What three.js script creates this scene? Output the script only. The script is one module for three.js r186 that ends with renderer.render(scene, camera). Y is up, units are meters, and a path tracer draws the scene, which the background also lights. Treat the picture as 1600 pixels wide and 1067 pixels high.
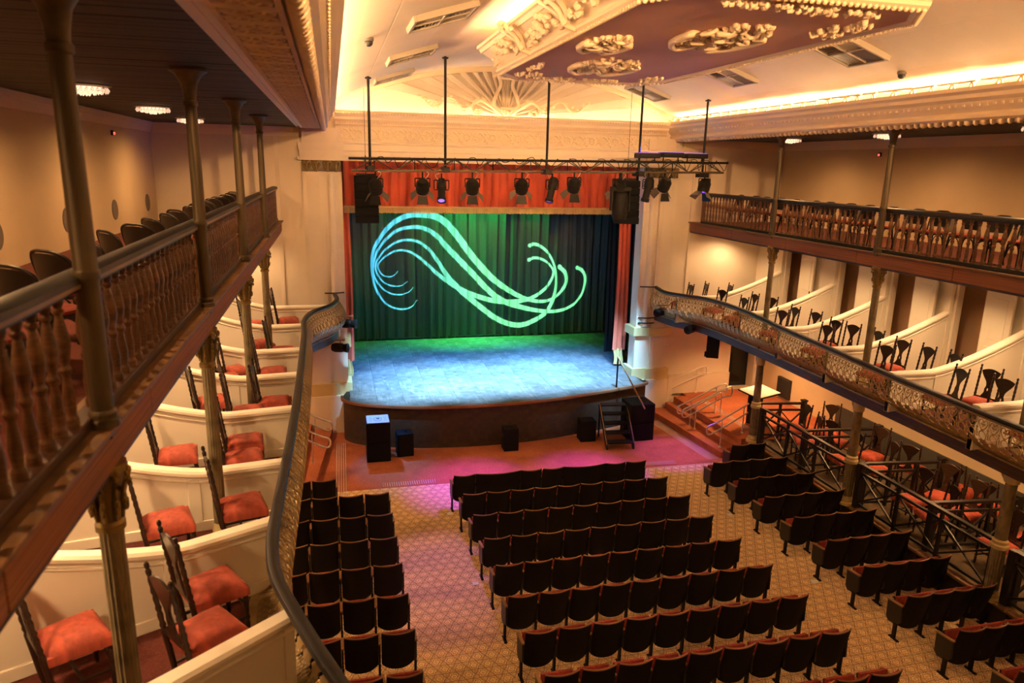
import * as THREE from 'three';
import { RoundedBoxGeometry } from 'three/addons/geometries/RoundedBoxGeometry.js';
import { mergeGeometries, toCreasedNormals } from 'three/addons/utils/BufferGeometryUtils.js';
import { RectAreaLightUniformsLib } from 'three/addons/lights/RectAreaLightUniformsLib.js';

// ---------------------------------------------------------------- camera, light, exposure
const scene = new THREE.Scene();
const V = (x, y, z) => new THREE.Vector3(x, y, z);
const FOCAL = 1122, YAW = 0.246, PITCH = 0.239, ROLL = 0.0222;
const camera = new THREE.PerspectiveCamera(2 * Math.atan(533.5 / FOCAL) * 180 / Math.PI, 1600 / 1067, 0.05, 120);
{
  const r0 = V(Math.cos(YAW), 0, Math.sin(YAW)), f0 = V(Math.sin(YAW), 0, -Math.cos(YAW)), u0 = V(0, 1, 0);
  const f = f0.clone().multiplyScalar(Math.cos(PITCH)).addScaledVector(u0, -Math.sin(PITCH));
  const u1 = u0.clone().multiplyScalar(Math.cos(PITCH)).addScaledVector(f0, Math.sin(PITCH));
  const r = r0.clone().multiplyScalar(Math.cos(ROLL)).addScaledVector(u1, Math.sin(ROLL));
  const u = u1.clone().multiplyScalar(Math.cos(ROLL)).addScaledVector(r0, -Math.sin(ROLL));
  camera.position.set(-4.6, 7.43, 14.48);
  camera.quaternion.setFromRotationMatrix(new THREE.Matrix4().makeBasis(r, u, f.clone().negate()));
}
camera.focus = 18; camera.userData.fStop = 1.6;
const renderer = new THREE.WebGLRenderer({ antialias: true });
renderer.toneMapping = THREE.LinearToneMapping;
renderer.toneMappingExposure = 2.05;
renderer.shadowMap.enabled = true;
RectAreaLightUniformsLib.init();
scene.background = new THREE.Color(0x000000);

const WARM = new THREE.Color().setRGB(1.0, 0.51, 0.20);      // old tungsten house lamps
const COVE_FRONT = new THREE.Color().setRGB(1.0, 0.76, 0.52);
const BOXLIGHT = new THREE.Color().setRGB(1.0, 0.60, 0.29);     // unseen lamps of the boxes
const COVE = new THREE.Color().setRGB(1.0, 0.61, 0.32);      // cove strips
const L = { spotBlue: 26, cove: 72, coveFront: 4.2, medallion: 42, house: 250, gallery: 10.5, box: 7.4, low: 11, wash: 560, pink: 190, purple: 42, flood: 2.2, green: 190, greenFloor: 40, slide: 27000 };
function rect(w, h, at, towards, color, intensity) {
  const l = new THREE.RectAreaLight(color, intensity, w, h);
  l.position.copy(at); l.lookAt(towards); scene.add(l); return l;
}
function spot(at, to, color, intensity, angle, penumbra, radius = 1) {
  const l = new THREE.SpotLight(color, intensity, 0, angle, penumbra, 2);
  l.position.copy(at); l.target.position.copy(to); scene.add(l); scene.add(l.target);
  l.castShadow = true; l.shadow.radius = radius; return l;
}
function point(at, color, intensity, radius = 2) {
  const l = new THREE.PointLight(color, intensity, 0, 2); l.position.copy(at); l.castShadow = true; l.shadow.radius = radius; scene.add(l); return l;
}

// ---------------------------------------------------------------- helpers
let seed = 7;
const rnd = () => { seed = (seed * 1664525 + 1013904223) >>> 0; return seed / 4294967296; };
const rr = (a, b) => a + (b - a) * rnd();
const used = {};
const numbered = (n) => { const k = used[n] = (used[n] ?? -1) + 1; return k ? `${n}_${String(k).padStart(3, '0')}` : n; };
function mesh(geo, mat, name, parent, kind) {
  const m = new THREE.Mesh(geo, mat);
  m.name = parent ? name : numbered(name);
  (parent ?? scene).add(m);
  if (kind) m.userData.kind = kind;
  return m;
}
function thing(name, label, category, at = [0, 0, 0], turn = 0, group) {
  const o = new THREE.Group(); o.name = numbered(name); scene.add(o);
  o.position.set(...at); o.rotation.y = turn; o.userData = { label, category };
  if (group) o.userData.group = group;
  return o;
}
function tag(o, label, category, group) { o.userData.label = label; o.userData.category = category; if (group) o.userData.group = group; return o; }
function dup(o, at, turn, label, group) {
  const c = o.clone(); c.name = numbered(o.name.replace(/_\d{3}$/, '')); c.userData = { ...o.userData };
  scene.add(c); c.position.set(...at); c.rotation.set(0, turn, 0);
  if (label) c.userData.label = label; if (group) c.userData.group = group;
  return c;
}
const struct = (geo, mat, name) => mesh(geo, mat, name, null, 'structure');
const join = (list) => mergeGeometries(list.map((g) => { const h = g.index ? g.toNonIndexed() : g; for (const k of Object.keys(h.attributes)) if (!['position', 'normal', 'uv'].includes(k)) h.deleteAttribute(k); if (!h.attributes.uv) h.setAttribute('uv', new THREE.BufferAttribute(new Float32Array(h.attributes.position.count * 2), 2)); return h; }));
// box with uv in metres
function box(w, h, d, x = 0, y = 0, z = 0) {
  const g = new THREE.BoxGeometry(w, h, d), uv = g.attributes.uv, n = g.attributes.normal;
  for (let i = 0; i < uv.count; i++) {
    const ax = Math.abs(n.getX(i)), ay = Math.abs(n.getY(i));
    const [a, b] = ax > 0.5 ? [d, h] : ay > 0.5 ? [w, d] : [w, h];
    uv.setXY(i, uv.getX(i) * a, uv.getY(i) * b);
  }
  return g.translate(x, y, z);
}
const span = (x0, x1, y0, y1, z0, z1) => box(x1 - x0, y1 - y0, z1 - z0, (x0 + x1) / 2, (y0 + y1) / 2, (z0 + z1) / 2);
const rbox = (w, h, d, x = 0, y = 0, z = 0, r = 0.012, s = 1) => new RoundedBoxGeometry(w, h, d, s, Math.min(r, w * 0.45, h * 0.45, d * 0.45)).translate(x, y, z);
function bar(a, b, w, h = w) {   // square bar between two points
  const d = b.clone().sub(a), len = d.length(), g = new THREE.BoxGeometry(w, h, len);
  const m = new THREE.Matrix4().lookAt(a, b, Math.abs(d.y) > 0.95 * len ? V(0, 0, 1) : V(0, 1, 0)); m.setPosition(a.clone().lerp(b, 0.5));
  return g.applyMatrix4(m);
}
function rod(a, b, r, r2 = r, seg = 8) {
  const d = b.clone().sub(a), g = new THREE.CylinderGeometry(r2, r, d.length(), seg);
  g.applyQuaternion(new THREE.Quaternion().setFromUnitVectors(V(0, 1, 0), d.clone().normalize()));
  return g.translate(...a.clone().lerp(b, 0.5).toArray());
}
const tube = (pts, r, n = 24, seg = 6, closed = false) => new THREE.TubeGeometry(new THREE.CatmullRomCurve3(pts, closed, 'centripetal'), n, r, seg, closed);
const lathe = (prof, seg = 16) => toCreasedNormals(new THREE.LatheGeometry(prof.map(([r, y]) => new THREE.Vector2(r, y)), seg), 0.7);
// a profile [[outward, up], ...] swept along a path of points (outward = to the right of travel when seen from above)
function sweep(path, profile, { closedPath = false, closedProfile = true, crease = 0.6 } = {}) {
  const n = path.length, m = profile.length, pos = [], uv = [], idx = [];
  let run = 0; const at = [];
  for (let i = 0; i < n; i++) {
    const p = path[i], a = path[closedPath ? (i + n - 1) % n : Math.max(0, i - 1)], b = path[closedPath ? (i + 1) % n : Math.min(n - 1, i + 1)];
    const d1 = new THREE.Vector2(p.x - a.x, p.z - a.z), d2 = new THREE.Vector2(b.x - p.x, b.z - p.z);
    if (d1.lengthSq() < 1e-12) d1.copy(d2); if (d2.lengthSq() < 1e-12) d2.copy(d1);
    d1.normalize(); d2.normalize();
    const n1 = new THREE.Vector2(-d1.y, d1.x), n2 = new THREE.Vector2(-d2.y, d2.x), nn = n1.clone().add(n2).normalize();
    const k = 1 / Math.max(0.4, nn.dot(n1));
    if (i) run += p.distanceTo(path[i - 1]);
    at.push({ p, x: nn.x * k, z: nn.y * k, run });
  }
  if (closedPath) at.push({ ...at[0], run: run + path[0].distanceTo(path[n - 1]) });
  let pr = 0; const pl = [0];
  for (let j = 1; j <= m; j++) { const a = profile[j - 1], b = profile[j % m]; pr += Math.hypot(b[0] - a[0], b[1] - a[1]); pl.push(pr); }
  const cols = closedProfile ? m + 1 : m;
  for (const q of at) for (let j = 0; j < cols; j++) { const [o, u] = profile[j % m]; pos.push(q.p.x + q.x * o, q.p.y + u, q.p.z + q.z * o); uv.push(q.run, pl[j]); }
  for (let i = 0; i + 1 < at.length; i++) for (let j = 0; j + 1 < cols; j++) { const a = i * cols + j, b = a + 1, c = a + cols, d = c + 1; idx.push(a, b, c, b, d, c); }
  if (!closedPath && closedProfile) {
    const tri = THREE.ShapeUtils.triangulateShape(profile.map(([x, y]) => new THREE.Vector2(x, y)), []);
    for (const [e, flip] of [[0, false], [(at.length - 1) * cols, true]]) for (const t of tri) idx.push(...(flip ? [e + t[0], e + t[2], e + t[1]] : [e + t[0], e + t[1], e + t[2]]));
  }
  const g = new THREE.BufferGeometry();
  g.setAttribute('position', new THREE.Float32BufferAttribute(pos, 3)); g.setAttribute('uv', new THREE.Float32BufferAttribute(uv, 2)); g.setIndex(idx);
  return toCreasedNormals(g, crease);
}
// closed shell from a grid of points f(u, v), thickened by off(u, v)
function shell(nu, nv, f, off, crease = 0.8) {
  const pos = [], uv = [], idx = [], cols = nu + 1, rows = nv + 1, N = cols * rows;
  for (let s = 0; s < 2; s++) for (let j = 0; j <= nv; j++) for (let i = 0; i <= nu; i++) {
    const p = f(i / nu, j / nv); if (s) p.add(off(i / nu, j / nv)); pos.push(p.x, p.y, p.z); uv.push(i / nu, j / nv);
  }
  const q = (a, b, c, d) => idx.push(a, b, c, b, d, c);
  for (let j = 0; j < nv; j++) for (let i = 0; i < nu; i++) { const a = j * cols + i; q(a, a + 1, a + cols, a + cols + 1); q(N + a + 1, N + a, N + a + cols + 1, N + a + cols); }
  for (let i = 0; i < nu; i++) { q(N + i, N + i + 1, i, i + 1); const t = nv * cols + i; q(t, t + 1, N + t, N + t + 1); }
  for (let j = 0; j < nv; j++) { const a = j * cols; q(N + a, a, N + a + cols, a + cols); const b = a + nu; q(b, N + b, b + cols, N + b + cols); }
  const g = new THREE.BufferGeometry();
  g.setAttribute('position', new THREE.Float32BufferAttribute(pos, 3)); g.setAttribute('uv', new THREE.Float32BufferAttribute(uv, 2)); g.setIndex(idx);
  return toCreasedNormals(g, crease);
}
const shapeOf = (pts) => new THREE.Shape(pts.map(([x, y]) => new THREE.Vector2(x, y)));
function slab(pts, depth, bevel = 0, curveSegments = 8) {  // polygon in xy, extruded along +z
  const g = new THREE.ExtrudeGeometry(pts instanceof THREE.Shape ? pts : shapeOf(pts), { depth: depth - 2 * bevel, bevelEnabled: bevel > 0, bevelThickness: bevel, bevelSize: bevel, bevelOffset: -bevel, bevelSegments: 1, curveSegments });
  return bevel ? g.translate(0, 0, bevel) : g;
}
function plate(pts, y0, y1, bevel = 0) {  // polygon in xz, standing from y0 to y1
  return slab(pts.map(([x, z]) => [x, -z]), y1 - y0, bevel).rotateX(-Math.PI / 2).translate(0, y0, 0);
}
const blobGeo = new THREE.IcosahedronGeometry(1, 1);
function blob(x, y, z, sx, sy, sz) {
  const g = blobGeo.clone(), p = g.attributes.position, k = rr(0, 9);
  for (let i = 0; i < p.count; i++) { const s = 1 + 0.16 * Math.sin(5 * p.getX(i) + k) * Math.cos(4 * p.getY(i) + k) ; p.setXYZ(i, p.getX(i) * s * sx + x, p.getY(i) * s * sy + y, p.getZ(i) * s * sz + z); }
  g.computeVertexNormals(); return g;
}
const ORD = ['first', 'second', 'third', 'fourth', 'fifth', 'sixth', 'seventh', 'eighth', 'ninth', 'tenth', 'eleventh', 'twelfth', 'thirteenth', 'fourteenth', 'fifteenth', 'sixteenth', 'seventeenth', 'eighteenth', 'nineteenth', 'twentieth'];

// ---------------------------------------------------------------- textures and materials
function hash(x, y) { let h = (x * 374761393 + y * 668265263) | 0; h = Math.imul(h ^ (h >>> 13), 1274126177); return ((h ^ (h >>> 16)) >>> 0) / 4294967296; }
function vnoise(x, y, per) { const xi = Math.floor(x), yi = Math.floor(y), fx = x - xi, fy = y - yi, s = (t) => t * t * (3 - 2 * t), w = (a) => ((a % per) + per) % per; const h = (a, b) => hash(w(a), w(b)); const u = s(fx), v = s(fy); return (h(xi, yi) * (1 - u) + h(xi + 1, yi) * u) * (1 - v) + (h(xi, yi + 1) * (1 - u) + h(xi + 1, yi + 1) * u) * v; }
function fbm(u, v, base, oct = 4) { let s = 0, a = 0.5, f = base, t = 0; for (let i = 0; i < oct; i++) { s += a * vnoise(u * f, v * f, f); t += a; a *= 0.5; f *= 2; } return s / t; }
function tex(w, h, fn, { srgb = true, repeat = [1, 1] } = {}) {
  const d = new Uint8Array(w * h * 4);
  for (let y = 0; y < h; y++) for (let x = 0; x < w; x++) { const c = fn(x / w, y / h), i = 4 * (y * w + x); const k = Array.isArray(c) ? c : [c, c, c]; for (let j = 0; j < 3; j++) d[i + j] = Math.max(0, Math.min(255, k[j] * 255)); d[i + 3] = 255; }
  const t = new THREE.DataTexture(d, w, h); t.wrapS = t.wrapT = THREE.RepeatWrapping; t.magFilter = THREE.LinearFilter; t.minFilter = THREE.LinearMipmapLinearFilter; t.generateMipmaps = true;
  if (srgb) t.colorSpace = THREE.SRGBColorSpace; t.repeat.set(...repeat); t.needsUpdate = true; return t;
}
const T = {};
T.plaster = tex(512, 512, (u, v) => 0.5 + 0.5 * (fbm(u, v, 8, 5) - 0.5) + 0.12 * (fbm(u, v, 64, 2) - 0.5), { srgb: false, repeat: [0.5, 0.5] });
T.plasterTone = tex(256, 256, (u, v) => { const n = 0.955 + 0.09 * (fbm(u, v, 4, 5) - 0.5); return [n, n * 0.995, n * 0.98]; }, { repeat: [0.25, 0.25] });
T.wood = tex(512, 512, (u, v) => { const g = fbm(u, v * 0 + 0.3, 4, 2), r = vnoise(v * 48 + 6 * fbm(u, v, 4, 3), u * 3, 48), f = vnoise(v * 256, u * 8, 256); const t = 0.62 + 0.3 * r * (0.6 + 0.4 * g) + 0.16 * (f - 0.5); return [t, t * 0.97, t * 0.93]; }, { repeat: [0.7, 1.6] });
T.velvet = tex(256, 256, (u, v) => 0.8 + 0.3 * (fbm(u, v, 8, 4) - 0.4), { repeat: [1.5, 1.5] });
T.carpetRed = tex(256, 256, (u, v) => { const t = 0.82 + 0.26 * (vnoise(u * 128, v * 128, 128) - 0.4) + 0.16 * (fbm(u, v, 4, 4) - 0.5); return [t, t, t]; }, { repeat: [0.8, 0.8] });
T.grille = tex(128, 128, (u, v) => { const a = Math.sin(u * Math.PI * 16) ** 2 * Math.sin(v * Math.PI * 16) ** 2; return a; }, { srgb: false, repeat: [6, 6] });
T.weave = tex(256, 256, (u, v) => { const a = (Math.sin(u * Math.PI * 32) ** 2) * (Math.sin(v * Math.PI * 32) ** 2), n = fbm(u, v, 8, 3); return [0.5 + 0.5 * a * n * 1.5, 0.46 + 0.5 * a * n * 1.3, 0.42 + 0.42 * a * n]; }, { repeat: [1.2, 1.2] });
T.metal = tex(256, 256, (u, v) => { const n = 0.74 + 0.4 * (fbm(u, v, 8, 5) - 0.45); return [n, n * 0.98, n * 0.92]; }, { repeat: [1, 1] });
// flowered carpet on a hexagonal lattice: 2 x 2 rosettes across a tile 0.6 m by 0.6 * sqrt(3) m
{
  const W = 512, H = 887, S3 = Math.sqrt(3);
  T.carpet = tex(W, H, (u, v) => {
    const px = u * 2, py = v * 2 * S3;
    let best = 9, bx = 0, by = 0, id = 0;
    for (let j = -1; j <= 5; j++) for (let i = -1; i <= 3; i++) { const cx = i + (j & 1) * 0.5, cy = j * S3 / 2, dx = px - cx, dy = py - cy, d = dx * dx + dy * dy; if (d < best) { best = d; bx = dx; by = dy; id = i * 7 + j * 3; } }
    const r = Math.sqrt(best), a = Math.atan2(by, bx), n = fbm(u, v, 32, 3);
    const petal = 0.185 + 0.075 * Math.abs(Math.cos(3 * a));                  // six-petalled rosette
    const edge = 0.42 + 0.05 * Math.cos(6 * a);                                // scalloped ring round it
    let c = [0.97, 0.85, 0.67];
    const line = (d, w) => Math.max(0, 1 - Math.abs(d) / w);
    const ring = Math.max(line(r - petal, 0.026), line(r - edge, 0.03), 0.7 * line(r - 0.075, 0.024), r > 0.2 && r < 0.42 ? 0.75 * line(Math.sin(3 * a) * r, 0.03) : 0);
    const inside = r < petal ? 1.06 : r < edge ? 0.96 : 0.88;
    c = c.map((x) => x * inside * (0.86 + 0.3 * n));
    return c.map((x, k) => x * (1 - ring) + [0.40, 0.22, 0.14][k] * ring * 0.8);
  }, { repeat: [1 / 0.44, 1 / (0.44 * S3)] });
}
T.stage = tex(1024, 1024, (u, v) => { const s = fbm(u * 1, v * 1, 6, 5), a = vnoise(u * 220 + 8 * s, v * 14, 1024), b = vnoise(u * 18, v * 260 + 9 * s, 1024), c = fbm(u + 0.37, v + 0.11, 40, 3); const t = 0.50 + 0.14 * (s - 0.5) + 0.42 * Math.max(0, a - 0.70) + 0.36 * Math.max(0, b - 0.72) + 0.22 * (c - 0.5); return [t, t * 0.98, t * 0.96]; }, { repeat: [0.16, 0.16] });
T.ceiling = tex(512, 512, (u, v) => { const k = (Math.abs(((u * 3) % 1) - 0.5) > 0.49 || Math.abs(((v * 2 + (Math.floor(u * 3) & 1) * 0.5) % 1) - 0.5) > 0.492) ? 0 : 1; return 0.3 + 0.5 * k + 0.3 * (fbm(u, v, 24, 3) - 0.5); }, { srgb: false, repeat: [0.36, 0.36] });
T.dots = tex(128, 128, (u, v) => { const x = (u * 4) % 1 - 0.5, y = (v * 4) % 1 - 0.5; return Math.max(0, 1 - 2.4 * Math.hypot(x, y)); }, { srgb: false, repeat: [4, 4] });

const lin = (r, g, b) => new THREE.Color().setRGB(r, g, b);
const std = (color, rough, o = {}) => new THREE.MeshStandardMaterial({ color, roughness: rough, ...o });
const M = {
  cream: std(lin(0.80, 0.70, 0.57), 0.75, { map: T.plasterTone, bumpMap: T.plaster, bumpScale: 0.004 }),
  gold_wall: std(lin(0.70, 0.56, 0.36), 0.8, { map: T.plasterTone, bumpMap: T.plaster, bumpScale: 0.004 }),
  white: std(lin(0.84, 0.77, 0.62), 0.5, { bumpMap: T.plaster, bumpScale: 0.0015 }),
  ornament: std(lin(0.80, 0.66, 0.46), 0.65),
  soffit: std(lin(0.66, 0.50, 0.32), 0.8),
  soffit_field: std(lin(0.24, 0.14, 0.07), 0.8),
  ceiling: std(lin(0.82, 0.70, 0.52), 0.85, { bumpMap: T.ceiling, bumpScale: 0.004, map: T.plasterTone }),
  mauve: std(lin(0.70, 0.40, 0.29), 0.8, { map: T.plasterTone, bumpMap: T.plaster, bumpScale: 0.003 }),
  brown_wall: std(lin(0.60, 0.40, 0.23), 0.8, { map: T.plasterTone }),
  gilt: new THREE.MeshStandardMaterial({ color: lin(0.52, 0.38, 0.15), roughness: 0.45, metalness: 0.55, map: T.metal }),
  gilt_pale: std(lin(0.62, 0.50, 0.24), 0.5, { metalness: 0.25 }),
  bronze: new THREE.MeshStandardMaterial({ color: lin(0.22, 0.175, 0.11), roughness: 0.5, metalness: 0.3, map: T.metal }),
  fascia: std(lin(0.46, 0.19, 0.08), 0.85, { map: T.wood }),
  fascia_dark: std(lin(0.10, 0.042, 0.022), 0.5, { map: T.wood }),
  ledge: std(lin(0.36, 0.20, 0.085), 0.55, { map: T.wood }),
  baluster: std(lin(0.27, 0.13, 0.058), 0.38, { map: T.wood }),
  baluster_dark: std(lin(0.23, 0.115, 0.055), 0.4, { map: T.wood }),
  rail: std(lin(0.024, 0.018, 0.015), 0.5, { map: T.wood }),
  carpetdark: std(lin(0.17, 0.035, 0.022), 0.95, { map: T.carpetRed }),
  board: std(lin(0.024, 0.019, 0.015), 0.6, { map: T.wood }),
  chairwood: std(lin(0.055, 0.026, 0.014), 0.35, { map: T.wood }),
  black: new THREE.MeshPhysicalMaterial({ color: lin(0.007, 0.0065, 0.006), roughness: 0.5, specularIntensity: 0.5 }),
  blackwood: std(lin(0.010, 0.008, 0.007), 0.42),
  seatback: new THREE.MeshPhysicalMaterial({ color: lin(0.011, 0.009, 0.008), roughness: 0.75, specularIntensity: 0.35 }),
  trimwood: std(lin(0.52, 0.30, 0.13), 0.45, { map: T.wood }),
  red: new THREE.MeshPhysicalMaterial({ color: lin(0.54, 0.09, 0.045), roughness: 0.8, map: T.velvet, sheen: 0.6, sheenRoughness: 0.5, sheenColor: lin(0.8, 0.25, 0.15) }),
  redseat: std(lin(0.42, 0.05, 0.03), 0.8, { map: T.velvet }),
  valance: new THREE.MeshPhysicalMaterial({ color: lin(0.62, 0.115, 0.05), roughness: 0.8, sheen: 0.4, sheenRoughness: 0.5, sheenColor: lin(0.8, 0.25, 0.15) }),
  fringe: std(lin(0.56, 0.37, 0.13), 0.7),
  carpet: std(lin(1.0, 0.95, 0.84), 0.95, { map: T.carpet }),
  carpetred: std(lin(0.60, 0.175, 0.07), 0.95, { map: T.carpetRed }),
  matting: std(lin(0.34, 0.29, 0.20), 0.95, { map: T.weave }),
  stage: std(lin(0.55, 0.55, 0.56), 0.55, { map: T.stage }),
  skirt: std(lin(0.16, 0.11, 0.075), 0.7, { map: T.weave, bumpMap: T.grille, bumpScale: 0.003 }),
  drape: std(lin(0.050, 0.062, 0.055), 0.8),
  blackdrape: std(lin(0.012, 0.013, 0.012), 0.9),
  speaker: new THREE.MeshPhysicalMaterial({ color: lin(0.006, 0.006, 0.006), roughness: 0.7, specularIntensity: 0.4, bumpMap: T.grille, bumpScale: 0.002 }),
  steel: new THREE.MeshStandardMaterial({ color: lin(0.78, 0.75, 0.70), roughness: 0.38, metalness: 0.9 }),
  rubber: std(lin(0.02, 0.02, 0.02), 0.5),
  flap: std(lin(0.10, 0.085, 0.07), 0.35, { metalness: 0.3 }),
  iron: new THREE.MeshStandardMaterial({ color: lin(0.62, 0.45, 0.21), roughness: 0.4, metalness: 0.2, map: T.metal }),
  plaque: new THREE.MeshStandardMaterial({ color: lin(0.70, 0.52, 0.27), roughness: 0.45, metalness: 0.35, map: T.metal }),
  wainscot: std(lin(0.07, 0.07, 0.06), 0.7, { map: T.plasterTone }),
  grey: std(lin(0.15, 0.13, 0.10), 0.7),
  column: new THREE.MeshStandardMaterial({ color: lin(0.40, 0.33, 0.20), roughness: 0.5, metalness: 0.2, map: T.metal }),
  vent: std(lin(0.34, 0.29, 0.21), 0.6),
  ventdark: std(lin(0.03, 0.028, 0.025), 0.7),
  paper: std(lin(0.8, 0.78, 0.72), 0.8),
  glow: std(lin(0.9, 0.8, 0.6), 0.5, { emissive: COVE, emissiveIntensity: 3 }),
  bulb: std(lin(0.9, 0.8, 0.6), 0.5, { emissive: lin(1, 0.68, 0.4), emissiveIntensity: 0.9 }),
  crystal: new THREE.MeshPhysicalMaterial({ color: lin(1, 0.97, 0.92), roughness: 0.05, transmission: 0.75, thickness: 0.03, ior: 1.5, emissive: lin(1, 0.6, 0.4), emissiveIntensity: 0.12 }),
  darkglass: std(lin(0.01, 0.014, 0.013), 0.1),
};

// ---------------------------------------------------------------- the shell of the hall
const ZF = -5.6, ZB = 19, XW = 8.9, CX = 0.23;           // front wall, back wall, side walls, middle of the vault
const RV = (5 * 5 + 1.2 * 1.2) / 2.4, YV = 10.03 - RV;    // the vault's circle
const vaultY = (x) => YV + Math.sqrt(RV * RV - (x - CX) ** 2);

// floors
struct(plate([[-9, ZF], [9, ZF], [9, -1.22], [-9, -1.42]], -0.25, 0), M.carpetred, 'floor');
struct(plate([[-9, -1.42], [9, -1.22], [9, ZB], [-9, ZB]], -0.25, 0), M.carpet, 'floor');
// side walls and back wall
struct(span(-9.2, -XW, -0.3, 8.6, ZF - 0.3, ZB + 0.3), M.gold_wall, 'wall_left');
struct(span(XW, 9.2, -0.3, 8.6, ZF - 0.3, ZB + 0.3), M.gold_wall, 'wall_right');
struct(span(-9.2, 9.2, -0.3, 10.4, ZB, ZB + 0.3), M.gold_wall, 'wall_back');
// front wall with the proscenium opening, a passage door on the right and one on the left
{
  const s = shapeOf([[-9.2, -0.3], [9.2, -0.3], [9.2, 10.4], [-9.2, 10.4]]);
  for (const r of [[-4.32, 4.36, 1.0, 7.52], [7.72, 8.62, 0.5, 2.55], [-8.62, -7.72, 0.5, 2.55]]) s.holes.push(new THREE.Path([[r[0], r[2]], [r[0], r[3]], [r[1], r[3]], [r[1], r[2]]].map(([x, y]) => new THREE.Vector2(x, y))));
  const g = new THREE.ExtrudeGeometry(s, { depth: 0.45, bevelEnabled: false }); g.translate(0, 0, ZF - 0.45);
  struct(g, M.cream, 'wall_front');
}
// vaulted ceiling
{
  const n = 40, a = [], b = [];
  for (let i = 0; i <= n; i++) { const x = CX - 5.42 + 10.84 * i / n; a.push([x, vaultY(x)]); b.unshift([x, vaultY(x) + 0.25]); }
  const g = slab([...a, ...b], ZB - ZF + 0.3); g.translate(0, 0, ZF - 0.15);
  struct(toCreasedNormals(g, 0.5), M.ceiling, 'ceiling');
}
// upper galleries: floor, dark boarded ceiling, roof over it
for (const s of [-1, 1]) {
  const side = s < 0 ? 'left' : 'right';
  const X = (a, b) => [Math.min(s * a, s * b), Math.max(s * a, s * b)];
  struct(span(...X(6.0, XW), 5.66, 5.90, ZF, ZB), M.cream, `floor_upper_${side}`);
  struct(span(...X(6.0, XW), 5.90, 5.915, ZF, ZB), M.carpetdark, `floor_upper_carpet_${side}`);
  const c = struct(span(...X(5.2, XW), 8.33, 8.6, ZF, ZB), M.board, `ceiling_upper_${side}`);
  const g = new RoundedBoxGeometry(XW - 5.42, 0.03, 0.155, 1, 0.006);
  for (let i = 0; i < 130; i++) { const m = mesh(g, M.board, 'board', c); m.position.set(s * (5.42 + XW) / 2, 8.315 + rr(-0.002, 0.002), ZF + 0.08 + i * 0.16); }
  // picture-rail cornice of the gallery walls
  struct(join([span(...X(XW - 0.06, XW), 8.06, 8.3, ZF, ZB), span(...X(XW - 0.11, XW), 8.2, 8.3, ZF, ZB), span(...X(5.5, XW), 8.06, 8.3, ZF, ZF + 0.06), span(...X(5.5, XW), 8.2, 8.3, ZF, ZF + 0.11)]), M.ornament, s < 0 ? 'trim_1' : 'trim_2');
}
// stage house: black walls, floor and ceiling round the stage
struct(join([span(-7.6, -7.4, 0, 9.5, -13, ZF - 0.45), span(7.4, 7.6, 0, 9.5, -13, ZF - 0.45), span(-7.6, 7.6, 0, 9.5, -13.2, -13), span(-7.6, 7.6, 9.5, 9.7, -13.2, ZF - 0.45)]), M.blackdrape, 'wall_stage_house');
// passages behind the two doors of the front wall
for (const s of [-1, 1]) struct(join([span(s * 8.2 - 0.75, s * 8.2 - 0.65, 0.3, 2.9, -7.3, ZF - 0.45), span(s * 8.2 + 0.65, s * 8.2 + 0.75, 0.3, 2.9, -7.3, ZF - 0.45), span(s * 8.2 - 0.75, s * 8.2 + 0.75, 0.3, 2.9, -7.4, -7.3), span(s * 8.2 - 0.75, s * 8.2 + 0.75, 2.7, 2.9, -7.4, ZF - 0.45), span(s * 8.2 - 0.75, s * 8.2 + 0.75, 0.3, 0.5, -7.4, ZF - 0.45)]), M.blackdrape, `wall_passage_${s < 0 ? 'left' : 'right'}`);

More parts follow.
